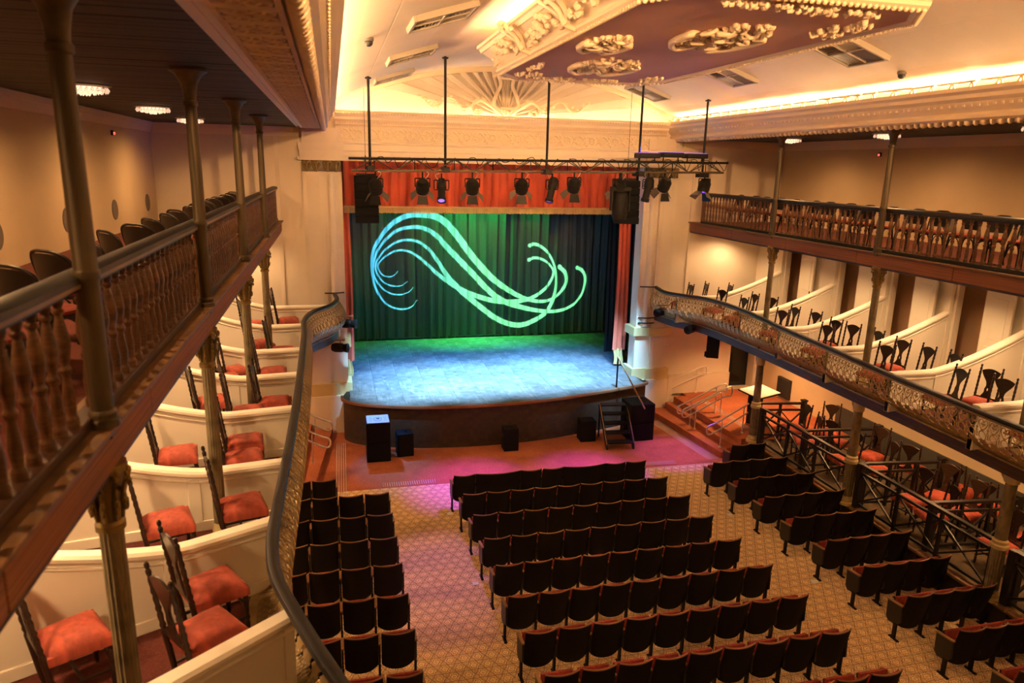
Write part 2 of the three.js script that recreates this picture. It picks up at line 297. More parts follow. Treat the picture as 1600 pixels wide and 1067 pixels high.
// ---------------------------------------------------------------- side cornices with the hidden cove lamps
for (const s of [-1, 1]) {
  // (x, y) of the moulding for the left side; the right side mirrors it about the vault's middle
  const fx = (x) => s < 0 ? x : x === -5.42 ? 5.46 : -x + 0.44;
  const P = [[-5.42, 8.30], [-5.36, 8.33], [-5.30, 8.27], [-5.24, 8.30], [-4.84, 8.33], [-4.80, 8.28], [-4.68, 8.28], [-4.63, 8.31], [-4.63, 8.36], [-4.66, 8.40], [-4.60, 8.46], [-4.56, 8.55], [-4.50, 8.60], [-4.50, 8.66], [-4.44, 8.70], [-4.44, 8.76], [-4.50, 8.76], [-4.54, 8.64], [-5.05, 8.60], [-5.42, 8.60]];
  const pts = P.map(([x, y]) => [fx(x), y]);
  const t = thing('cove_cornice', s < 0 ? 'deep ornamented plaster cornice of the left gallery front, seen from below' : 'long plaster cornice with beads above the right gallery', 'cornice');
  const g = slab(s < 0 ? pts : pts.reverse(), ZB - ZF + 0.1).translate(0, 0, ZF + 0.001);
  mesh(toCreasedNormals(g, 0.4), M.ornament, 'moulding', t);
  // pierced soffit panels, each raised round a sunk field
  const panelG = join([rbox(0.40, 0.02, 0.05, 0, 0, 0.21, 0.006), rbox(0.40, 0.02, 0.05, 0, 0, -0.21, 0.006), rbox(0.04, 0.02, 0.46, 0.19, 0, 0, 0.006), rbox(0.04, 0.02, 0.46, -0.19, 0, 0, 0.006), ...[-0.1, 0.1].flatMap((z) => [new THREE.TorusGeometry(0.072, 0.016, 6, 18).rotateX(Math.PI / 2).translate(-0.08, 0, z), new THREE.TorusGeometry(0.072, 0.016, 6, 18).rotateX(Math.PI / 2).translate(0.08, 0, z), blob(-0.08, 0, z, 0.028, 0.02, 0.028), blob(0.08, 0, z, 0.028, 0.02, 0.028)])]);
  for (let i = 0; i < 50; i++) mesh(panelG, M.soffit, 'soffit_panel', t).position.set(fx(-5.04), 8.284, ZF + 0.3 + i * 0.48);
  mesh(span(Math.min(fx(-5.24), fx(-4.85)), Math.max(fx(-5.24), fx(-4.85)), 8.296, 8.312, ZF + 0.02, ZB - 0.1), M.soffit_field, 'soffit_field', t);
  const beadG = new THREE.SphereGeometry(0.062, 8, 6);
  const n = 130;
  for (let i = 0; i < n; i++) { const b = mesh(beadG, M.ornament, 'bead', t); b.position.set(fx(-4.74), 8.265, ZF + 0.12 + i * 0.15); b.scale.set(1, 1, i % 2 ? 0.55 : 1.1); }
  // egg-and-dart on the upper face
  const egg = []; for (let i = 0; i < 330; i++) { egg.push(new THREE.SphereGeometry(0.026, 6, 4).scale(0.8, 1.25, 1).translate(fx(-4.535), 8.63, ZF + 0.06 + i * 0.07)); if (i % 2) egg.push(new THREE.BoxGeometry(0.03, 0.04, 0.045).translate(fx(-4.575), 8.50, ZF + 0.06 + i * 0.07)); }
  mesh(join(egg), M.ornament, 'egg_moulding', t, 'stuff');
  // lamps lying in the trough, out of sight from below
  for (let i = 0; i < 6; i++) {
    const z = ZF + 2.3 + i * 3.8, at = V(s < 0 ? -4.64 : 5.06, 8.70, z);
    const lamp = mesh(span(-0.05, 0.05, -0.03, 0.02, -1.88, 1.88), M.glow, 'cove_lamp'); lamp.position.copy(at);
    tag(lamp, `${ORD[i]} strip lamp from the stage in the trough above the ${s < 0 ? 'left' : 'right'} cornice`, 'lamp', 'cove strip lamps');
    rect(3.7, 0.10, at.clone().add(V(0, 0.03, 0)), at.clone().add(V(-s * 1.7, 1, 0)), COVE, L.cove);
  }
}
// small lath brackets standing along the top of the right cornice
{
  const g = join([bar(V(0, 0, 0), V(0, 0.10, 0.05), 0.03), bar(V(0, 0, 0.1), V(0, 0.11, 0.06), 0.03), rbox(0.05, 0.03, 0.2, 0, 0.1, 0.05, 0.006)]);
  const t = thing('cornice_lath', 'rough pale lath strip along the top edge of the right cornice', 'lath');
  for (let i = 0; i < 34; i++) { const b = mesh(g, M.ornament, 'bracket', t); b.position.set(4.95, 8.74, ZF + 0.4 + i * 0.42 + rr(-0.05, 0.05)); b.rotation.y = rr(-0.3, 0.3); }
  mesh(join([...Array(11)].map((_, i) => rbox(0.03, 0.04, 1.2, 4.97, 8.85 + rr(-0.01, 0.012), ZF + 1.0 + i * 1.28, 0.008))), M.ornament, 'batten', t);
}

// ---------------------------------------------------------------- proscenium: entablature, lunette, pilasters
{
  const t = thing('entablature', 'cream plaster entablature with scrolled frieze above the stage opening', 'frieze');
  const x0 = -4.45, x1 = 4.85, path = [V(x0, 0, ZF), V(x1, 0, ZF)];
  const prof = (p) => p.map(([o, y]) => [o, y]);
  mesh(sweep(path, prof([[0, 7.48], [0.20, 7.48], [0.20, 7.60], [0.235, 7.61], [0.235, 7.73], [0.27, 7.74], [0.27, 7.90], [0.30, 7.92], [0.30, 7.95], [0.22, 7.97], [0, 7.97]])), M.cream, 'architrave', t);
  mesh(span(x0, x1, 7.97, 8.36, ZF, ZF + 0.20), M.cream, 'frieze_field', t);
  mesh(sweep(path, prof([[0, 8.36], [0.22, 8.36], [0.26, 8.40], [0.26, 8.43], [0.30, 8.47], [0.36, 8.52], [0.36, 8.58], [0.40, 8.62], [0.44, 8.70], [0.44, 8.74], [0.36, 8.74], [0.33, 8.60], [0, 8.58]])), M.ornament, 'cornice', t);
  // one length of running scroll, repeated
  const scr = [];
  for (const k of [1, -1]) {
    scr.push(tube([V(-0.34, k * 0.10, 0), V(-0.18, -k * 0.10, 0), V(0, -k * 0.02, 0), V(0.10, k * 0.09, 0), V(0.2, k * 0.04, 0), V(0.15, -k * 0.03, 0)], 0.013, 20, 5));
    for (const [x, y] of [[-0.24, 0.03], [-0.1, -0.09], [0.05, 0.08], [0.26, -0.06]]) scr.push(blob(x, k * y, 0, 0.045, 0.02, 0.014), blob(x + 0.05, k * (y + 0.025), 0, 0.02, 0.035, 0.012));
  }
  const sg = join(scr).scale(1, 1.25, 1.8);
  for (let i = 0; i < 13; i++) mesh(sg, M.ornament, 'frieze_scroll', t).position.set(x0 + 0.36 + i * 0.715, 8.17, ZF + 0.21);
  const leafG = join([blob(0, 0, 0, 0.03, 0.028, 0.03), blob(0.035, 0.012, 0, 0.014, 0.02, 0.02)]);
  const lv = []; for (let i = 0; i < 118; i++) lv.push(leafG.clone().translate(x0 + 0.04 + i * 0.0785, 8.665, ZF + 0.44));
  mesh(join(lv), M.ornament, 'leaf_moulding', t, 'stuff');
  const dn = []; for (let i = 0; i < 150; i++) dn.push(new THREE.BoxGeometry(0.03, 0.035, 0.03).translate(x0 + 0.04 + i * 0.062, 8.45, ZF + 0.285));
  mesh(join(dn), M.ornament, 'dentils', t, 'stuff');
  for (let i = 0; i < 3; i++) {
    const at = V(x0 + 1.55 + i * 3.1, 8.62, ZF + 0.2);
    tag(mesh(span(at.x - 1.45, at.x + 1.45, 8.59, 8.63, ZF + 0.15, ZF + 0.25), M.glow, 'cove_lamp'), `${['left', 'middle', 'right'][i]} strip lamp in the trough above the stage frieze`, 'lamp', 'cove strip lamps');
    rect(2.9, 0.10, at.clone().add(V(0, 0.02, 0)), at.clone().add(V(0, 1, -0.12)), COVE_FRONT, L.coveFront);
  }
}
{
  const t = thing('sunburst_lunette', 'sunburst plaster lunette with lyre and scrolls under the vault', 'plasterwork');
  const cx = 0.1, cy = 8.72;
  const reach = (a) => { let r = 0.3; for (; r < 7; r += 0.02) { const x = cx + r * Math.cos(a), y = cy + r * Math.sin(a); if (y > vaultY(x) - 0.13) break; } return r; };
  for (let i = 0; i < 17; i++) {
    const a0 = 0.10 + i * (Math.PI - 0.20) / 17, a1 = a0 + (Math.PI - 0.20) / 34, q = [];
    for (const a of [a0, (a0 + a1) / 2, a1]) q.push([cx + reach(a) * Math.cos(a), cy + reach(a) * Math.sin(a)]);
    q.push([cx + 0.3 * Math.cos(a1), cy + 0.3 * Math.sin(a1)], [cx + 0.3 * Math.cos(a0), cy + 0.3 * Math.sin(a0)]);
    mesh(slab(q, 0.10, 0.02).translate(0, 0, ZF), M.cream, 'ray', t);
  }
  const arch = (r0, r1, d) => { const a = [], b = []; for (let i = 0; i <= 40; i++) { const x = CX - 5.0 + 10 * i / 40; a.push([x, vaultY(x) - r0]); b.unshift([x, vaultY(x) - r1]); } return slab([...a, ...b], d, 0.01).translate(0, 0, ZF); };
  mesh(arch(0.0, 0.13, 0.10), M.ornament, 'arch_band', t);
  const z = ZF + 0.12;
  const lyre = [];
  for (const k of [1, -1]) lyre.push(tube([V(cx + k * 0.08, cy + 0.12, z), V(cx + k * 0.34, cy + 0.32, z), V(cx + k * 0.26, cy + 0.62, z), V(cx + k * 0.16, cy + 0.85, z), V(cx + k * 0.26, cy + 1.08, z), V(cx + k * 0.36, cy + 1.02, z)], 0.05, 24, 6), blob(cx + k * 0.2, cy + 0.18, z, 0.12, 0.09, 0.05), blob(cx + k * 0.34, cy + 1.04, z, 0.05, 0.05, 0.04));
  for (let i = -3; i <= 3; i++) lyre.push(rod(V(cx + i * 0.03, cy + 0.25, z), V(cx + i * 0.03, cy + 1.0, z), 0.008));
  lyre.push(rbox(0.5, 0.05, 0.05, cx, cy + 1.0, z), rbox(0.34, 0.07, 0.06, cx, cy + 0.24, z), blob(cx, cy + 0.12, z, 0.1, 0.11, 0.07));
  mesh(join(lyre), M.ornament, 'lyre', t);
  for (const k of [1, -1]) {
    const sc = [tube([V(cx + k * 0.12, cy + 0.06, z), V(cx + k * 0.45, cy + 0.3, z), V(cx + k * 0.72, cy + 0.42, z), V(cx + k * 0.95, cy + 0.24, z), V(cx + k * 0.85, cy + 0.06, z), V(cx + k * 0.68, cy + 0.10, z), V(cx + k * 0.72, cy + 0.2, z)], 0.048, 30, 6),
      tube([V(cx + k * 0.95, cy + 0.26, z), V(cx + k * 1.2, cy + 0.2, z), V(cx + k * 1.42, cy + 0.42, z), V(cx + k * 1.62, cy + 0.46, z), V(cx + k * 1.82, cy + 0.26, z), V(cx + k * 2.02, cy + 0.2, z), V(cx + k * 2.3, cy + 0.42, z)], 0.034, 36, 6)];
    for (const [x, y] of [[0.4, 0.32], [0.6, 0.44], [0.8, 0.4], [1.05, 0.28], [1.25, 0.28], [1.35, 0.34], [1.5, 0.5], [1.7, 0.42], [1.9, 0.2], [2.05, 0.28], [2.2, 0.4], [2.36, 0.46], [1.15, 0.12], [1.9, 0.34]]) sc.push(blob(cx + k * x, cy + y, z, rr(0.045, 0.08), rr(0.035, 0.065), 0.04), blob(cx + k * x + rr(-0.06, 0.06), cy + y + rr(-0.06, 0.06), z, 0.03, 0.02, 0.02));
    for (let j = 0; j < 6; j++) sc.push(blob(cx + k * 0.78 + 0.075 * Math.cos(j), cy + 0.12 + 0.075 * Math.sin(j), z + 0.03, 0.04, 0.04, 0.03));
    mesh(join(sc), M.ornament, 'scroll', t);
  }
}
function acanthus(w, h, d) {   // a row of curled leaves across a capital
  const g = [], n = Math.max(2, Math.round(w / 0.26));
  for (let i = 0; i < n; i++) {
    const x = -w / 2 + (i + 0.5) * w / n, q = w / n * 0.5;
    for (const k of [-1, 1]) {
      g.push(tube([V(x, 0, d), V(x + k * q * 0.5, h * 0.4, d + 0.03), V(x + k * q * 0.85, h * 0.8, d + 0.05), V(x + k * q * 0.5, h * 0.95, d + 0.07), V(x + k * q * 0.35, h * 0.72, d + 0.07)], 0.03, 14, 5));
      for (let j = 0; j < 3; j++) g.push(blob(x + k * q * (0.25 + 0.2 * j), h * (0.25 + 0.22 * j), d + 0.02, 0.03, 0.05, 0.02));
    }
    g.push(blob(x, h * 0.5, d + 0.04, 0.04, h * 0.42, 0.05), blob(x, h * 0.86, d + 0.08, 0.05, 0.045, 0.05));
  }
  return join(g);
}
for (const s of [-1, 1]) {
  const t = thing('proscenium_pilaster', `tall cream pilaster with gilt capital and base at the ${s < 0 ? 'left' : 'right'} edge of the stage opening`, 'pilaster', [s * 4.82, 0, ZF]);
  const X = (a, b) => [Math.min(s * a, s * b), Math.max(s * a, s * b)];          // a, b: distance outward from the pilaster's middle
  mesh(span(...X(-0.58, 0.60), 0, 1.08, 0, 0.34), M.cream, 'plinth', t);
  const ring = (y0, rows, mat, name) => {
    const path = s > 0 ? [V(-0.5, 0, -0.5), V(-0.5, 0, 0.12), V(-0.06, 0, 0.12), V(-0.06, 0, 0.2), V(0.5, 0, 0.2), V(0.5, 0, 0)] : [V(-0.5, 0, 0), V(-0.5, 0, 0.2), V(0.06, 0, 0.2), V(0.06, 0, 0.12), V(0.5, 0, 0.12), V(0.5, 0, -0.5)];
    return mesh(sweep(path, rows.map(([o, y]) => [-o, y0 + y])), mat, name, t);
  };
  ring(1.08, [[-0.1, 0], [0.15, 0], [0.15, 0.09], [0.12, 0.11], [0.14, 0.16], [0.10, 0.20], [0.07, 0.22], [0.08, 0.27], [0.04, 0.31], [0.02, 0.34], [-0.1, 0.34]], M.gilt_pale, 'base');
  ring(2.46, [[-0.1, 0], [0.02, 0], [0.05, 0.05], [0.05, 0.08], [0.09, 0.12], [0.09, 0.16], [0.12, 0.20], [0.12, 0.25], [-0.1, 0.25]], M.gilt_pale, 'dado_moulding');
  mesh(join([span(...X(-0.5, 0.06), 1.4, 7.2, 0, 0.12), span(...X(-0.02, 0.5), 1.4, 7.2, 0, 0.2)]), M.cream, 'shaft', t);
  mesh(join([span(...X(0.08, 0.4), 2.85, 7.1, 0.2, 0.212), span(...X(-0.42, -0.1), 2.85, 7.1, 0.12, 0.132), span(...X(0.08, 0.4), 1.5, 2.4, 0.2, 0.212)]), M.cream, 'panel', t);
  // slim half-column in the angle
  mesh(new THREE.CylinderGeometry(0.09, 0.1, 4.4, 14).translate(-s * 0.22, 4.95, 0.12), M.cream, 'half_column', t);
  const cap = mesh(join([acanthus(0.46, 0.28, 0.2).translate(s * 0.26, 7.2, 0), acanthus(0.44, 0.28, 0.12).translate(-s * 0.25, 7.2, 0)]), M.gilt, 'capital', t);
  mesh(join([span(...X(-0.5, 0.06), 7.19, 7.48, 0, 0.12), span(...X(-0.02, 0.5), 7.19, 7.48, 0, 0.2)]), M.bronze, 'capital_core', cap);
  mesh(join([span(...X(-0.6, 0.6), 7.48, 7.56, 0, 0.36), span(...X(-0.55, 0.55), 7.56, 7.72, 0, 0.29), span(...X(-0.57, 0.57), 7.72, 7.92, 0, 0.32), span(...X(-0.5, 0.48), 7.92, 8.3, 0, 0.24)]), M.cream, 'impost', t);
  // clamped black cable bands and conduit on the right pilaster
  const bands = []; for (const y of [3.98, 3.02, 2.86]) bands.push(tube([V(-s * 0.46, y, 0.14), V(-s * 0.2, y, 0.23), V(0, y, 0.22), V(s * 0.05, y, 0.2)], 0.018, 16, 5));
  if (s > 0) mesh(join(bands), M.black, 'cable_band', t); else mesh(bands[0], M.rail, 'cable_band', t);
}
// plain side panels of the front wall next to the pilasters (mid level), with a flat strip at the gallery
for (const s of [-1, 1]) struct(join([span(Math.min(s * 5.9, s * 6.0), Math.max(s * 5.9, s * 6.0), 3.2, 8.2, ZF, ZF + 0.03)]), M.cream, s < 0 ? 'trim_3' : 'trim_4');

// ---------------------------------------------------------------- hanging ceiling panel
{
  const t = thing('ceiling_medallion', 'large hanging plaster ceiling panel, mauve underside with carved garlands', 'ceiling panel');
  const out = [[-1.48, 7.05], [-1.48, 0.6], [-0.95, -0.12], [1.38, 0.02], [1.86, 0.64], [1.9, 7.05], [1.45, 7.66], [-1.0, 7.66]].reverse();   // seen from above, travel with the outside on the right
  const path = out.map(([x, z]) => V(x, 9.1, z));
  const area = out.reduce((a, p, i) => a + p[0] * out[(i + 1) % 8][1] - out[(i + 1) % 8][0] * p[1], 0);
  const sg = area > 0 ? -1 : 1;
  mesh(plate(out, 9.125, 9.2), M.mauve, 'underside', t);
  const prof = [[-0.10, 0.02], [-0.06, -0.01], [0.0, 0.0], [0.05, 0.03], [0.06, 0.07], [0.03, 0.09], [0.07, 0.16], [0.16, 0.27], [0.27, 0.34], [0.30, 0.36], [0.33, 0.36], [0.36, 0.42], [0.40, 0.43], [0.40, 0.48], [0.30, 0.48], [0.0, 0.12], [-0.10, 0.10]].map(([o, u]) => [o * sg, u]);
  mesh(sweep(path, prof, { closedPath: true, crease: 0.4 }), M.ornament, 'moulded_rim', t);
  const bd = [];
  for (let i = 0; i < 8; i++) { const a = path[i], b = path[(i + 1) % 8], n = Math.round(a.distanceTo(b) / 0.075); for (let k = 0; k < n; k++) { const p = a.clone().lerp(b, k / n); bd.push(new THREE.IcosahedronGeometry(0.03, 0).translate(p.x, p.y - 0.005, p.z)); } }
  mesh(join(bd), M.ornament, 'bead_edge', t, 'stuff');
  // fruit garlands along the flared sides
  const garland = (a, b, nx, nz) => {
    const g = [], n = Math.round(a.distanceTo(b) / 0.05);
    for (let k = 0; k < n; k++) {
      const u = (k + rnd() * 0.8) / n, w = 0.35 + 0.65 * Math.sin(Math.PI * u), p = a.clone().lerp(b, u), h = rr(0.08, 0.32) * w + 0.06, o = 0.03 + h * 0.72 + rr(0, 0.03), r = rr(0.035, 0.075) * (0.6 + 0.4 * w);
      g.push(blob(p.x + nx * o, 9.1 + h, p.z + nz * o, r, r * rr(0.7, 1.1), r * rr(0.8, 1.3)));
    }
    mesh(join(g), M.ornament, 'fruit_garland', t);
  };
  garland(V(-1.5, 9.1, 0.9), V(-1.5, 9.1, 2.7), -1, 0); garland(V(-1.5, 9.1, 3.3), V(-1.5, 9.1, 5.0), -1, 0); garland(V(-1.5, 9.1, 5.3), V(-1.5, 9.1, 6.9), -1, 0);
  garland(V(-0.8, 9.1, 7.7), V(0.3, 9.1, 7.7), 0, 1); garland(V(0.5, 9.1, 7.7), V(1.4, 9.1, 7.7), 0, 1);
  // scrolled bracket between the garlands
  for (const z of [3.0, 5.15]) mesh(join([
    tube([V(-1.52, 9.14, z), V(-1.66, 9.2, z), V(-1.76, 9.36, z), V(-1.90, 9.47, z), V(-1.98, 9.55, z), V(-2.04, 9.51, z), V(-1.98, 9.46, z)], 0.04, 28, 7),
    tube([V(-1.62, 9.2, z - 0.02), V(-1.72, 9.34, z - 0.16), V(-1.84, 9.44, z - 0.26), V(-1.9, 9.5, z - 0.36)], 0.034, 16, 6), tube([V(-1.62, 9.2, z + 0.02), V(-1.72, 9.34, z + 0.16), V(-1.84, 9.43, z + 0.26), V(-1.88, 9.46, z + 0.36)], 0.034, 16, 6),
    blob(-1.66, 9.24, z, 0.06, 0.08, 0.08), blob(-1.86, 9.46, z - 0.14, 0.05, 0.04, 0.08), blob(-1.86, 9.45, z + 0.14, 0.05, 0.04, 0.08), blob(-2.0, 9.53, z, 0.06, 0.04, 0.06)]), M.ornament, 'scroll_bracket', t);
  // carved trophies on the underside
  const trophy = (cx, cz, w, d, n, curl) => {
    const g = [], y = 9.105;
    for (let k = 0; k < n; k++) { const a = rnd() * 6.283, r = Math.sqrt(rnd()); g.push(blob(cx + r * w * Math.cos(a), y, cz + r * d * Math.sin(a), rr(0.02, 0.055), rr(0.03, 0.06), rr(0.02, 0.06))); }
    if (curl) for (let k = 0; k < 14; k++) { const a = rnd() * 6.283, r = 0.25 + 0.6 * rnd(), x = cx + r * w * Math.cos(a), z = cz + r * d * Math.sin(a), q = rnd() * 6.283, s = rr(0.12, 0.24); g.push(tube([V(x, y, z), V(x + s * 0.5 * Math.cos(q), y - 0.05, z + s * 0.5 * Math.sin(q)), V(x + s * Math.cos(q + 0.6), y - 0.05, z + s * Math.sin(q + 0.6)), V(x + s * 0.9 * Math.cos(q + 1.3), y - 0.01, z + s * 0.9 * Math.sin(q + 1.3))], rr(0.022, 0.04), 10, 5)); }
    for (const k of [-1, 1]) if (curl) g.push(tube([V(cx, y, cz - d * 0.4), V(cx + k * w * 0.5, y - 0.03, cz - d * 0.9), V(cx + k * w * 1.05, y - 0.03, cz - d * 0.5), V(cx + k * w * 1.1, y - 0.02, cz + d * 0.2), V(cx + k * w * 0.85, y, cz + d * 0.1)], 0.05, 24, 6));
    mesh(join(g), M.ornament, 'carved_trophy', t);
  };
  trophy(-0.05, 2.4, 0.46, 0.90, 110, true); trophy(0.35, 5.5, 0.46, 0.90, 110, true); trophy(-0.85, 4.5, 0.28, 0.6, 80, true);
  trophy(0.1, 0.42, 0.95, 0.10, 46, false); trophy(-0.95, 0.75, 0.22, 0.3, 20, false); trophy(1.45, 0.9, 0.16, 0.4, 22, false); trophy(1.4, 6.4, 0.2, 0.6, 34, false); trophy(0.3, 7.3, 0.95, 0.14, 60, false); trophy(-1.1, 1.8, 0.06, 0.5, 16, false);
  const rods = []; for (const [x, z] of [[-0.8, 1], [1.2, 1], [-0.8, 6.5], [1.2, 6.5], [0.2, 3.8]]) rods.push(rod(V(x, 9.15, z), V(x, vaultY(x) + 0.03, z), 0.02));
  mesh(join(rods), M.black, 'hanger', t);
  // lamps on the panel's upper side wash the vault
  const strips = [[5.4, 0.10, V(-1.35, 9.42, 3.8), V(-1.9, 10.2, 3.8)], [5.4, 0.10, V(1.75, 9.42, 3.8), V(2.3, 10.2, 3.8)], [2.0, 0.10, V(0.2, 9.42, 0.25), V(0.2, 10.2, -0.25)], [2.0, 0.10, V(0.2, 9.42, 7.4), V(0.2, 10.2, 7.9)]];
  strips.forEach(([w, h, at, to], i) => {
    tag(mesh(i < 2 ? span(at.x - h / 2, at.x + h / 2, 9.36, 9.40, at.z - w / 2, at.z + w / 2) : span(at.x - w / 2, at.x + w / 2, 9.36, 9.40, at.z - h / 2, at.z + h / 2), M.glow, 'cove_lamp'), `strip lamp on top of the hanging ceiling panel along its ${['left', 'right', 'stage', 'rear'][i]} edge`, 'lamp', 'cove strip lamps');
    rect(w, h, at, to, COVE, L.medallion);
  });
}
// ceiling grilles, four fields each, alternately louvred and plain
[[-2.95, 3.3], [-2.98, -0.6], [-3.04, -4.2], [3.74, 3.5], [3.70, -0.2], [3.69, -4.3]].forEach(([x, z], i) => {
  const t = thing('ceiling_vent', `${['nearest', 'middle', 'farthest'][i % 3]} square air grille in the ${i < 3 ? 'left' : 'right'} slope of the vault`, 'vent', [x, vaultY(x) - 0.045, z], 0, 'air grilles in the vault');
  t.rotation.z = Math.atan2(-(x - CX), Math.sqrt(RV * RV - (x - CX) ** 2));
  mesh(join([rbox(0.98, 0.10, 0.05, 0, 0, 0.46), rbox(0.98, 0.10, 0.05, 0, 0, -0.46), rbox(0.05, 0.10, 0.98, 0.46, 0, 0), rbox(0.05, 0.10, 0.98, -0.46, 0, 0), rbox(0.04, 0.09, 0.86), rbox(0.86, 0.09, 0.04)]), M.vent, 'frame', t);
  mesh(span(-0.43, 0.43, 0.02, 0.04, -0.43, 0.43), M.ventdark, 'backing', t);
  const slat = rbox(0.010, 0.055, 0.38, 0, 0, 0, 0.003), slat2 = rbox(0.38, 0.055, 0.010, 0, 0, 0, 0.003);
  for (const [qx, qz] of [[-1, -1], [1, 1]]) for (let k = 0; k < 7; k++) { const m = mesh(slat, M.vent, 'slat', t); m.position.set(qx * 0.22 - 0.17 + k * 0.057, -0.005, qz * 0.22); m.rotation.z = 0.6 * qx; }
  for (const [qx, qz] of [[-1, 1], [1, -1]]) for (let k = 0; k < 7; k++) { const m = mesh(slat2, i < 3 ? M.vent : M.paper, 'slat', t); m.position.set(qx * 0.22, -0.005, qz * 0.22 - 0.17 + k * 0.057); m.rotation.x = 0.6 * qz; }
});
for (const [x, z, lab] of [[-4.0, 3.17, 'small black dome camera on the left slope of the vault'], [4.67, 3.74, 'small black dome camera on the right slope of the vault']]) {
  const t = thing('dome_camera', lab, 'camera', [x, vaultY(x) - 0.02, z]);
  mesh(lathe([[0, 0.03], [0.07, 0.03], [0.075, 0], [0.07, -0.02], [0, -0.02]], 14), M.grey, 'mount', t);
  mesh(new THREE.SphereGeometry(0.062, 12, 8).translate(0, -0.035, 0), M.rubber, 'dome', t);
}

// ---------------------------------------------------------------- upper galleries
const ZP = [-0.95, 2.8, 6.43, 10.1, 13.75], ZPR = [-1.33, 2.3, 5.93, 9.56];
const balG = lathe([[0, 0], [0.036, 0], [0.036, 0.05], [0.026, 0.07], [0.030, 0.12], [0.034, 0.17], [0.026, 0.24], [0.020, 0.30], [0.030, 0.325], [0.034, 0.345], [0.022, 0.37], [0.030, 0.42], [0.041, 0.48], [0.039, 0.53], [0.028, 0.60], [0.018, 0.66], [0.030, 0.675], [0.030, 0.69], [0.02, 0.70], [0.032, 0.73], [0.033, 0.76], [0, 0.76]], 10);
for (const s of [-1, 1]) {
  const side = s < 0 ? 'left' : 'right', zEnd = s < 0 ? 17 : 14;
  const X = (a, b) => [Math.min(s * a, s * b), Math.max(s * a, s * b)];
  const z0 = s < 0 ? -5.3 : -5.05;
  const f = thing('gallery_fascia', `long red-brown wooden beam under the ${side} upper balustrade`, 'beam');
  for (let i = 0; i < 8; i++) { const a = ZF + i * 2.45; mesh(rbox(0.09, 0.26, 2.44, s * 5.955, 5.77, a + 1.22, 0.01), M.fascia, 'board', f); }
  mesh(span(...X(5.93, 6.22), 5.60, 5.66, ZF, zEnd), M.fascia_dark, 'lower_strip', f);
  mesh(rbox(0.34, 0.03, zEnd - ZF, s * 6.03, 5.905, (zEnd + ZF) / 2, 0.008), M.ledge, 'ledge', f);
  const b = thing('balustrade', `dark-railed balustrade of turned wooden balusters along the ${side} upper gallery`, 'balustrade');
  mesh(rbox(0.12, 0.07, zEnd - z0, s * 6.03, 5.955, (zEnd + z0) / 2, 0.012), s < 0 ? M.fascia_dark : M.rail, 'bottom_rail', b);
  mesh(sweep([V(s * 6.03, 6.74, z0), V(s * 6.03, 6.74, zEnd)], [[-0.08, 0.05], [-0.09, 0.02], [-0.06, 0.0], [-0.06, -0.03], [-0.04, -0.04], [0.04, -0.04], [0.06, -0.03], [0.06, 0], [0.09, 0.02], [0.08, 0.05], [0.04, 0.065], [-0.04, 0.065]]), M.rail, 'handrail', b);
  mesh(rbox(0.02, 0.03, zEnd - z0, s * 5.955, 6.745, (zEnd + z0) / 2, 0.006), s < 0 ? M.trimwood : M.rail, 'rail_lip', b);
  mesh(rbox(0.08, 0.72, 0.07, s * 6.03, 6.34, z0, 0.01), M.baluster, 'end_post', b);
  const posts = s < 0 ? ZP : ZPR, step = s < 0 ? 0.178 : 0.168;
  for (let z = z0 + 0.1; z < zEnd; z += step) { if (posts.some((p) => Math.abs(p - z) < 0.1)) continue; const m = mesh(balG, s < 0 ? M.baluster_dark : M.baluster, 'baluster', b); m.position.set(s * 6.03, 5.985, z); m.scale.y = 0.95; m.rotation.y = rnd() * 6; }
  posts.forEach((z, i) => {
    const t = thing('gallery_post', `slim bronze iron post, ${ORD[i]} from the stage on the ${side} upper gallery`, 'post', [s * 5.93, 5.92, z], 0, 'upper gallery posts');
    mesh(lathe([[0, 0], [0.088, 0], [0.088, 0.04], [0.072, 0.05], [0.076, 0.08], [0.064, 0.10], [0, 0.10]], 16), M.bronze, 'foot', t);
    mesh(lathe([[0.062, 0.08], [0.062, 0.85], [0.070, 0.86], [0.070, 0.9], [0.062, 0.91], [0.056, 2.02], [0.07, 2.03], [0.07, 2.07], [0.056, 2.08]], 16), M.bronze, 'shaft', t);
    mesh(lathe([[0.056, 2.06], [0.062, 2.14], [0.08, 2.24], [0.13, 2.32], [0.18, 2.35], [0.18, 2.38], [0, 2.38]], 16), M.bronze, 'capital', t);
    mesh(rbox(0.10, 0.05, 0.10, s * -0.0, -0.05, 0.0, 0.01), M.bronze, 'bracket', t);
  });
}
// round speakers set flush in the gallery walls
for (const s of [-1, 1]) [-4.65, -1.87, 0.95, 3.65].forEach((z, i) => {
  const t = thing('round_wall_grille', `round grey speaker grille, ${ORD[i]} from the stage on the ${s < 0 ? 'left' : 'right'} gallery wall`, 'speaker', [s * XW, 6.4, z], 0, 'round wall grilles');
  mesh(new THREE.CylinderGeometry(0.19, 0.19, 0.03, 24).rotateZ(Math.PI / 2), M.grey, 'grille', t);
  mesh(new THREE.TorusGeometry(0.19, 0.015, 6, 28).rotateY(Math.PI / 2), M.grey, 'rim', t);
});
